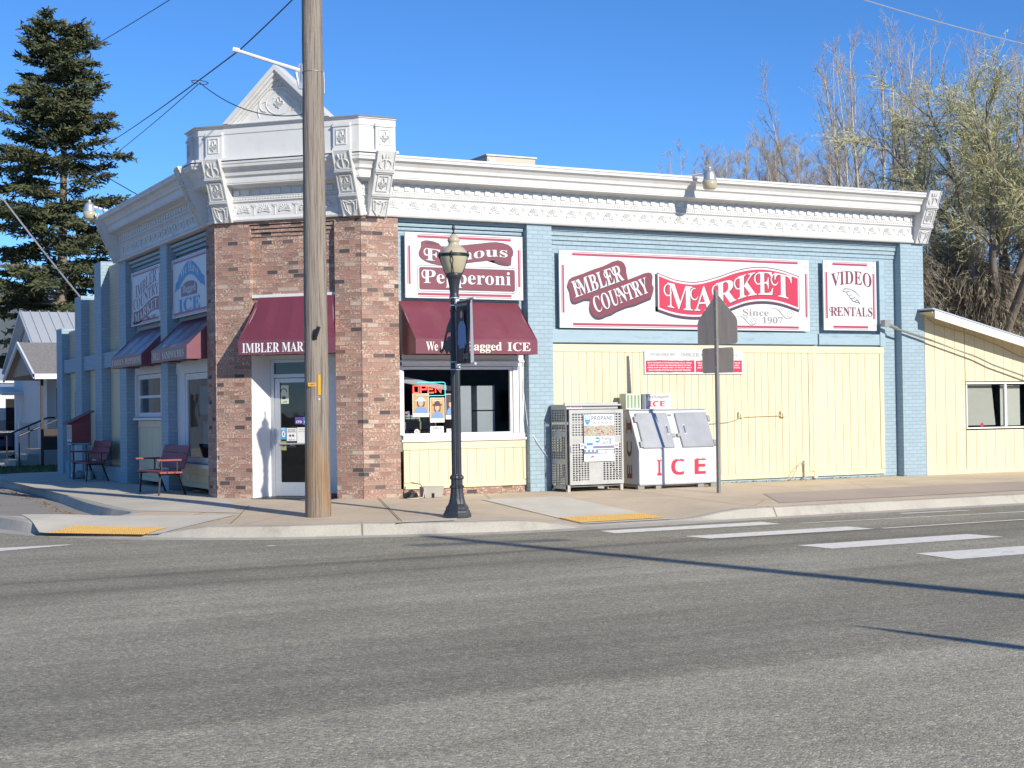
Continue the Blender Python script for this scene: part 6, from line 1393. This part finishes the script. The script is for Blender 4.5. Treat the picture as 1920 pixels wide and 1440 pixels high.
# ------------------------------------------------------------------ house, mobile home and car up the side street
t = thing("side_house", "white house with ribbed metal roof and grey shingled porch gable, up the side street", "house", (1, 29, 0))
HX = -.6
def roofpair(b, x0, x1, yr, zr, ya, za, yb, zb, th=.10):
    for (ye, ze) in ((ya, za), (yb, zb)):
        b.add([(x0, yr, zr), (x1, yr, zr), (x1, ye, ze), (x0, ye, ze), (x0, yr, zr - th), (x1, yr, zr - th), (x1, ye, ze - th), (x0, ye, ze - th)], [(0, 1, 2, 3), (7, 6, 5, 4), (0, 4, 5, 1), (1, 5, 6, 2), (2, 6, 7, 3), (3, 7, 4, 0)])
b = MB(); roofpair(b, HX - .35, 9, 30.2, 5.28, 26.3, 3.25, 34.1, 3.25)
for k in range(30):
    x = HX - .3 + k * .32; b.add([(x, 30.2, 5.29), (x + .035, 30.2, 5.29), (x + .035, 26.3, 3.26), (x, 26.3, 3.26), (x, 30.2, 5.325), (x + .035, 30.2, 5.325), (x + .035, 26.3, 3.295), (x, 26.3, 3.295)], [(4, 5, 6, 7), (0, 4, 7, 3), (1, 2, 6, 5), (3, 7, 6, 2)])
b.build("metal_roof", M['metal_roof'], t)
b = MB(); b.cube(HX, 9, 26.9, 33.5, 0, 3.3); b.add([(HX, 26.9, 3.3), (HX, 33.5, 3.3), (HX, 30.2, 5.15)], [(0, 1, 2)]); b.build("wall", M['siding'], t)
b = MB(); b.cube(HX - .01, HX + .02, 29.6, 30.3, 3.75, 4.55); b.build("gable_window", M['dark_hole'], t)
# porch wing
b = MB(); roofpair(b, -1.75, 4, 25.5, 3.96, 22.6, 2.86, 28.3, 2.86, .08); b.build("porch_roof", M['shingle'], t)
b = MB(); b.add([(-1.55, 22.9, 2.88), (-1.55, 28.0, 2.88), (-1.55, 25.5, 3.84)], [(0, 1, 2)]); b.build("gable", M['tan_siding'], t)
b = MB()
for (ya, za, yb_, zb_) in ((25.5, 3.98, 22.55, 2.86), (25.5, 3.98, 28.35, 2.86)): b.add([(-1.80, ya, za), (-1.80, yb_, zb_), (-1.80, yb_, zb_ - .14), (-1.80, ya, za - .16), (-1.74, ya, za), (-1.74, yb_, zb_), (-1.74, yb_, zb_ - .14), (-1.74, ya, za - .16)], [(0, 1, 2, 3), (4, 7, 6, 5), (0, 4, 5, 1), (3, 2, 6, 7)])
b.cube(-1.75, 4, 22.53, 22.60, 2.70, 2.86); b.build("barge_board", M['white_trim'], t)
b = MB(); b.cube(-.30, 4, 23.2, 27.2, 0, 2.82); b.cube(-.45, -.28, 23.15, 23.3, 0, 2.8)
for k in range(12): b.cube(-.32, 4.01, 23.18, 23.2, .3 + k * .2, .31 + k * .2)
b.build("porch_wall", M['siding'], t)
b = MB(); b.cube(-.05, .35, 23.165, 23.18, 1.35, 2.2); b.build("porch_window", M['dark_hole'], t); b = MB(); b.cube(-.35, -.30, 24.6, 26.6, .6, 2.5); b.build("porch_opening", M['dark_hole'], t)
b = MB(); b.cube(-.14, .08, 23.05, 23.17, 2.22, 2.42); b.build("red_lamp", M['red'], t)
b = MB(); b.cube(-1.5, -1.42, 22.95, 23.03, 0, 2.85); b.build("porch_post", M['dark_wood'], t)
b = MB(); b.cube(-1.4, -.3, 23.4, 26.4, 0, .5); b.cube(-1.75, -1.4, 24, 26.2, 0, .34); b.cube(-2.1, -1.75, 24, 26.2, 0, .17); b.build("porch_step", M['concrete_block'], t)
b = MB(); b.cube(-1.35, -.4, 23.42, 23.60, .5, 1.15); b.build("porch_side", M['dark_wood'], t)
for y in (23.9, 26.3):
    b = MB(); b.tube([(-2.0, y, .0), (-2.0, y, .95), (-.7, y, 1.5), (-.45, y, 1.5)], .03, 6); b.tube([(-1.3, y, .3), (-1.3, y, 1.22)], .025, 6); b.build("handrail", M['black'], t)
b = MB(); b.tube([(-.5, 23.1, 2.7), (-.62, 23.05, 2.6), (-.42, 23.1, 2.45), (-.42, 23.1, .1)], .045, 6); b.build("downpipe", M['white_trim'], t)
t = thing("panel_fence", "short white panel fence beside the porch steps up the side street", "fence", (-.9, 28, 0))
b = MB(); b.cube(-1.3, -.75, 27.8, 27.86, .05, 1.35); b.build("panel", M['siding'], t); b = MB(); b.cube(-1.38, -1.30, 27.78, 27.88, 0, 1.42); b.build("post", M['white_trim'], t)
t = thing("carport", "white-posted carport with a pale flat roof beyond the house porch", "carport", (-.5, 33, 0))
b = MB(); b.add([(-1.35, 31.4, 2.33), (5, 31.4, 2.33), (5, 38, 2.75), (-1.35, 38, 2.75), (-1.35, 31.4, 2.45), (5, 31.4, 2.45), (5, 38, 2.87), (-1.35, 38, 2.87)], [(0, 3, 2, 1), (4, 5, 6, 7), (0, 1, 5, 4), (1, 2, 6, 5), (2, 3, 7, 6), (3, 0, 4, 7)]); b.build("roof", M['metal_roof'], t)
for p in ((-.80, 31.6), (-.8, 37.7), (4.8, 31.6)): b = MB(); b.cube(p[0] - .06, p[0] + .06, p[1] - .06, p[1] + .06, 0, 2.4); b.build("post", M['white_trim'], t)
t = thing("mobile_home", "low white mobile home with pale metal roof, far left edge behind the carport", "mobile home", (0, 43, 0))
b = MB(); b.cube(-1.6, 9, 40, 45, .4, 3.0); b.build("wall", M['siding'], t)
b = MB(); roofpair(b, -1.9, 9.2, 42.5, 3.62, 39.7, 3.05, 45.3, 3.05); b.build("roof", M['metal_roof'], t)
b = MB(); b.cube(-.9, -.35, 39.97, 40.0, .5, 2.4); b.cube(.1, .75, 39.97, 40.0, .9, 2.3); b.build("window", M['dark_hole'], t)
b = MB(); b.cube(-1.65, -1.55, 39.9, 39.98, .3, 3.0); b.build("corner_post", M['white_trim'], t)
M['car'] = mat("dark_blue_car_paint", (.012, .03, .075), .25, .05, 2, coat=.6); M['tyre'] = plain("tyre_rubber", (.02, .02, .02), .85)
t = thing("parked_car", "dark blue car parked under the carport, only its tail showing at the left edge", "car", (-.2, 35.5, 0))
def carsec(y, pts): return [(x, y, z) for x, z in pts]
b = MB(); prof = [(33.9, .42, .86, .74), (34.1, .30, .95, .82), (34.6, .26, 1.02, .86), (36.2, .26, 1.0, .88), (37.6, .26, .92, .86), (38.2, .34, .74, .78)]
vs = []; cx_ = -.45
for y, z0, z1, hw in prof: vs += [(cx_ - hw, y, z0), (cx_ - hw * 1.02, y, (z0 + z1) / 2), (cx_ - hw * .93, y, z1), (cx_ + hw * .93, y, z1), (cx_ + hw * 1.02, y, (z0 + z1) / 2), (cx_ + hw, y, z0)]
b.add(vs, [(i * 6 + k, i * 6 + (k + 1) % 6, (i + 1) * 6 + (k + 1) % 6, (i + 1) * 6 + k) for i in range(5) for k in range(6)] + [tuple(range(6))[::-1], tuple(range(30, 36))]); b.build("body", M['car'], t, smooth=False, bevel=.04)
b = MB(); vs = []
for y, z, hw in ((34.2, 1.0, .70), (34.9, 1.42, .58), (36.2, 1.44, .58), (37.2, .98, .72)): vs += [(cx_ - hw, y, z), (cx_ + hw, y, z)]
vs += [(cx_ - .78, 34.2, .95), (cx_ + .78, 34.2, .95), (cx_ - .78, 37.2, .93), (cx_ + .78, 37.2, .93)]
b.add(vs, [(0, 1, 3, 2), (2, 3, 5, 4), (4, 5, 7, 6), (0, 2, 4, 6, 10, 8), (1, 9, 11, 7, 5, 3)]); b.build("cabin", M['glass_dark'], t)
for x, y in ((-.8, 0), (.8, 0), (-.8, 1), (.8, 1)):
    b = MB(); yy = 34.75 + y * 2.6; b.tube([(cx_ + x - .1, yy, .31), (cx_ + x + .1, yy, .31)], .31, 18); o = b.build("wheel", M['tyre'], t); b = MB(); b.tube([(cx_ + x - .105, yy, .31), (cx_ + x + .105, yy, .31)], .19, 14); b.build("rim", M['alu'], o)
for x in (-.62, .62): b = MB(); b.cube(cx_ + x - .16, cx_ + x + .16, 33.90, 34.02, .70, .84); b.build("tail_light", M['red'], t)

# ------------------------------------------------------------------ trees
class Tree:
    def __init__(self, seed): self.r = random.Random(seed); self.w, self.t, self.l = MB(), MB(), MB(); self.lw = .20
    def limb(self, p, d, L, r0, r1, n=5, wob=.12, trop=(0, 0, 0), sides=5, mb=None):
        pts, rad, dirs = [Vector(p)], [r0], []; d = Vector(d).normalized(); g = self.r.gauss
        for i in range(n):
            d = (d + Vector((g(0, wob), g(0, wob), g(0, wob * .6))) + Vector(trop) / n).normalized(); pts.append(pts[-1] + d * (L / n)); rad.append(r0 + (r1 - r0) * (i + 1) / n); dirs.append(d.copy())
        (mb or self.w).tube(pts, rad, sides, caps=False); return pts, dirs, rad
    def side(self, d, ang):
        ax = d.orthogonal().normalized(); ax.rotate(Matrix.Rotation(self.r.uniform(0, 6.283), 3, d)); v = d.copy(); v.rotate(Matrix.Rotation(ang, 3, ax)); return v
    def leaf(self, p, s, d=None):
        a = Vector((self.r.gauss(0, 1), self.r.gauss(0, 1), self.r.gauss(0, 1))).normalized() if d is None else d; q = a.orthogonal().normalized(); q.rotate(Matrix.Rotation(self.r.uniform(0, 6.28), 3, a))
        self.l.add([p - q * s * self.lw, p + q * s * self.lw, p + a * s + q * s * self.lw * .4, p + a * s - q * s * self.lw * .4], [(0, 1, 2, 3)])

def leaf_mat(name, c1, c2):
    m, nt, b = new_mat(name); tc = N(nt, "TexCoord").outputs["Object"]
    n1, n2 = noise_(nt, tc, .9, 3), N(nt, "TexWhiteNoise", noise_dimensions='3D'); sn = N(nt, "Vector" + "Math", operation='SNAP'); nt.links.new(tc, sn.inputs[0]); sn.inputs[1].default_value = (.12, .12, .12); nt.links.new(sn.outputs[0], n2.inputs["Vector"])
    col = mixc(nt, math_(nt, 'ADD', math_(nt, 'MULTIPLY', n1, .6), math_(nt, 'MULTIPLY', n2.outputs["Value"], .4)), c1, c2); nt.links.new(col, b.inputs["Base Color"]); b.inputs["Roughness"].default_value = .75; b.inputs["Specular IOR Level"].default_value = .25
    return m
M['needles'] = leaf_mat("conifer_needles", (.042, .058, .03), (.125, .135, .065))
M['catkin'] = leaf_mat("willow_haze", (.34, .34, .15), (.56, .53, .29))
M['brown_twig'] = leaf_mat("brown_hanging_twigs", (.20, .17, .10), (.36, .30, .19))

# big conifer behind the houses
def conifer(base, H, label, seed=3):
    T = Tree(seed); r = T.r; B = Vector(base); t = thing("conifer_tree", label, "tree", base)
    T.limb(B, (0, 0, 1), H, .36, .03, 14, .012, sides=9)
    z = 1.2
    while z < H - .25:
        k = z / H; Lmax = (5.7 * (1 - k) ** .72 + .5) * (1.0 if k > .34 else .9)
        for i in range(r.choice((5, 6, 6, 7))):
            a = r.uniform(0, 6.283); L = Lmax * r.uniform(.42, 1.18)
            if r.random() < .12: L *= 1.22
            if r.random() < .10: continue
            d0 = Vector((math.cos(a), math.sin(a), .38 * k - .04)); p0 = B + Vector((0, 0, z + r.uniform(-.25, .25)))
            pts, dirs, rad = T.limb(p0, d0, L, .05 * (1 - k) + .02, .008, 6, .08, (0, 0, .05 - .45 * (1 - k)), 4, T.t)
            ns = int(5 + L * 5.5)
            for s in range(ns):
                u = .12 + .88 * ((s + r.random()) / ns) ** .8; f = u * 6; i0 = min(5, int(f)); p = pts[i0].lerp(pts[i0 + 1], f - i0); dd = dirs[i0]
                # a drooping spray: a fan of short needled twigs
                sg = -1 if s % 2 else 1; sidev = dd.cross(Vector((0, 0, 1))).normalized() * sg
                sd = (dd * r.uniform(.5, 1.0) + sidev * r.uniform(.3, 1.1) + Vector((0, 0, r.uniform(-.32, .12)))).normalized(); Ls = r.uniform(.45, .85) * (1.1 - .5 * u) * min(1, .45 + L / 3)
                for q in range(18):
                    w_ = r.random(); c = p + sd * Ls * w_ + Vector((r.gauss(0, .07), r.gauss(0, .07), r.gauss(-.03, .06)))
                    T.leaf(c, r.uniform(.13, .27), (sd * .9 + Vector((r.gauss(0, .55), r.gauss(0, .55), r.gauss(.0, .35)))).normalized())
        z += r.uniform(.26, .46) * (1 if k < .7 else .8)
    T.w.build("trunk", M['bark'], t, smooth=True); T.t.build("branch", M['twig_dark'], t); T.l.build("crown", M['needles'], t)
conifer((2.75, 42.9, 0), 19.2, "tall dark conifer with ragged branches behind the house, left edge")

def bare_tree(base, H, stems, spread, label, seed, mat_t='twig', group="bare trees behind the shop", up=.5, dens=1.0, r0=.17, lo=5, tw=.006, ang=(.25, .62), l2=(.12, .30)):
    """many stems that lean out and then rise; steep side shoots; a haze of fine twigs"""
    T = Tree(seed); r = T.r; t = thing("bare_tree", label, "tree", base, group); B = Vector(base)
    for s in range(stems):
        a = 6.283 * s / stems + r.uniform(-.3, .3); q = (.25 + .75 * ((s * 7) % stems) / stems) * spread
        d = Vector((math.cos(a) * q, math.sin(a) * q, 1)); L = H * (1.04 - .30 * (q / spread) ** 2 * r.uniform(.5, 1.0))
        pts, dirs, rad = T.limb(B + Vector((math.cos(a) * .4, math.sin(a) * .4, 0)), d, L, r0 * r.uniform(.65, 1.1), .009, 14, .03, (0, 0, up), 6)
        for i in range(lo, 14):
            for _ in range(int(r.choice((3, 3, 4)) * dens + .5)):
                p = pts[i].lerp(pts[i + 1], r.random()); v = T.side(dirs[i], r.uniform(*ang)); L2 = (1 - i / 17) * H * r.uniform(*l2)
                p2, d2, _r = T.limb(p, v, L2, max(.010, rad[i] * .36), .005, 6, .05, (0, 0, up * .8), 4, T.t)
                for j in range(1, 6):
                    for _ in range(int(3 * dens + .5)):
                        pp = p2[j].lerp(p2[j + 1], r.random()); L3 = L2 * r.uniform(.15, .38) + .15
                        p3, d3, _r = T.limb(pp, T.side(d2[j], r.uniform(ang[0], ang[1] + .1)), L3, tw, tw * .6, 3, .09, (0, 0, up * .7), 3, T.t)
                        T.limb(p3[1], T.side(d3[1], r.uniform(.3, .7)), L3 * .6, tw * .8, tw * .5, 2, .08, (0, 0, .2), 3, T.t)
    T.w.build("trunk", M['bark'] if mat_t != 'twig' else M['pale_bark'], t, smooth=True); T.t.build("branch", M[mat_t], t)
def willow(base, H, label, seed, lm='catkin', tm='olive_twig', hang=1.2, lean=(0, 0), n=6, leaves=4, droop=-.7, dens=1.0, split=.34, wide=.75, lw=.11, ls=(.07, .16), strands=9, l2=(.09, .20)):
    """dark leaning limbs that carry a haze of thin budding shoots"""
    T = Tree(seed); r = T.r; T.lw = lw; t = thing("willow_tree", label, "tree", base, "willows beyond the annex"); B = Vector(base); S = MB()
    pts, dirs, rad = T.limb(B, (lean[0], lean[1], 1), H * split, .38, .28, 6, .06, sides=9)
    for s in range(n):
        a = 6.283 * s / n + r.uniform(-.4, .4); d = Vector((math.cos(a) * wide, math.sin(a) * wide, 1)); p0 = pts[-1].lerp(pts[3], r.uniform(0, .6))
        p1, d1, r1 = T.limb(p0, d, H * r.uniform(.50, .66), .19, .025, 10, .10, (0, 0, .3), 6)
        for i in range(3, 10):
            for _ in range(int(3 * dens)):
                v = T.side(d1[i], r.uniform(.4, 1.0)); L2 = H * r.uniform(*l2); p2, d2, _r = T.limb(p1[i].lerp(p1[i + 1], r.random()), v, L2, r1[i] * .38 + .008, .008, 6, .12, (0, 0, .2), 4, T.t)
                for j in range(1, 6):
                    for _ in range(strands):
                        L3 = r.uniform(.4, 1.0) * hang
                        p3, d3, _r = T.limb(p2[j].lerp(p2[j + 1], r.random()), T.side(d2[j], r.uniform(.3, 1.1)), L3, .0075, .004, 4, .12, (0, 0, droop), 3, S)
                        for q in range(leaves): i0 = r.randrange(0, 4); T.leaf(p3[i0].lerp(p3[i0 + 1], r.random()) + Vector((r.gauss(0, .04), r.gauss(0, .04), r.gauss(0, .04))), r.uniform(*ls), (d3[i0] + Vector((r.gauss(0, .4), r.gauss(0, .4), r.gauss(0, .4)))).normalized())
    T.w.build("trunk", M['bark'], t, smooth=True); T.t.build("branch", M['twig_dark'], t); S.build("shoots", M[tm], t); T.l.build("crown", M[lm], t)
bare_tree((32.2, 23.3, 0), 16.5, 19, .36, "tall bare many-stemmed tree rising highest above the right end of the cornice", 11, up=.55, ang=(.3, .75), l2=(.15, .36), dens=.75, lo=7)
bare_tree((34.9, 21.0, 0), 15.9, 9, .26, "tall bare pale-stemmed tree just right of the highest one, behind the green willow", 12, up=.55, ang=(.3, .75), l2=(.15, .36), dens=.7)
bare_tree((37.6, 19.2, 0), 15.8, 6, .22, "bare thin-stemmed tree whose tips show above the green willow", 13, up=.6, ang=(.3, .7), l2=(.14, .32), dens=.7)
for k, (x, y, lb_) in enumerate(((39.6, 45.4, "low hazy bare tree at the left end of the far row above the cornice"), (41.6, 44.4, "low hazy bare tree second from the left in the far row, beside the yard light"), (43.6, 43.2, "low hazy bare tree second from the right in the far row above the cornice"), (45.6, 42.0, "low hazy bare tree at the far row's right end, against the tall bare tree"))):
    bare_tree((x, y, 0), 15.7 + (.0, .7, .3, .5)[k], 20, .24, lb_, 41 + k, mat_t='twig', up=.15, dens=1.0, lo=10, tw=.007, ang=(.35, .95), l2=(.12, .24))
willow((28.1, 12.4, 0), 12.7, "olive-green budding willow above the annex roof", 31, hang=1.05, n=9, droop=-.35, wide=.52, split=.40, strands=7, leaves=4)
willow((32.6, 10.4, 0), 12.2, "budding willow at the right edge with dark leaning limbs", 32, hang=1.0, n=6, droop=-.5, wide=.5, strands=5, leaves=2)
willow((26.4, 15.4, 0), 7.6, "brown drooping willow directly behind the annex roof", 33, 'brown_twig', 'twig_dark', hang=1.8, n=6, droop=-2.2, lw=.08, ls=(.10, .25))
willow((31.5, 15.4, 0), 8.6, "brown drooping willow low at the right edge", 34, 'brown_twig', 'twig_dark', hang=1.8, n=6, droop=-2.2, lw=.08, ls=(.10, .25))

# ------------------------------------------------------------------ buildings added out of view to darken reflections in the shop glass
def added_front(name, x0, x1, y0, y1, h, label, m, face):
    t = thing(name, label, "building", ((x0 + x1) / 2, (y0 + y1) / 2, 0)); b = MB(); b.cube(x0, x1, y0, y1, -.3, h); b.build("wall", m, t)
    b = MB(); b.cube(x0 - .15, x1 + .15, y0 - .15, y1 + .15, h, h + .3); b.build("cornice", M['white_trim'], t)
    n_ = int((max(x1 - x0, y1 - y0)) / 3.2)
    for k in range(n_):
        b = MB()
        if face == 'y': q = x0 + (k + .5) * (x1 - x0) / n_; b.cube(q - .9, q + .9, y1, y1 + .05, .9, 2.6)
        elif face == 'z': q = x0 + (k + .5) * (x1 - x0) / n_; b.cube(q - .9, q + .9, y0 - .05, y0, .9, 2.6)
        else: q = y0 + (k + .5) * (y1 - y0) / n_; b.cube(x1, x1 + .05, q - .9, q + .9, .9, 2.6)
        b.build("window", M['dark_hole'], t)
M['slate_siding'] = mat("slate_blue_siding", (.07, .09, .12), .8, .15, 1.5)
M['dark_siding'] = mat("dark_brown_siding", (.085, .065, .055), .8, .15, 1.5)
added_front("added_street_front", -40, 130, -52, -43, 5.4, "long dark brown building across the main street, added unseen to darken the shop glass", M['tan_siding'], 'y')  # added so the front glass mirrors a dim wall instead of bright sky
added_front("added_barn", -44, -9, 52, 60, 6.5, "dark slate barn down the side street, added out of view to darken the side windows", M['slate_siding'], 'z')  # added so the side windows mirror dark siding, not pale sky
bpy.data.objects.remove(_fo); bpy.data.curves.remove(_fc)
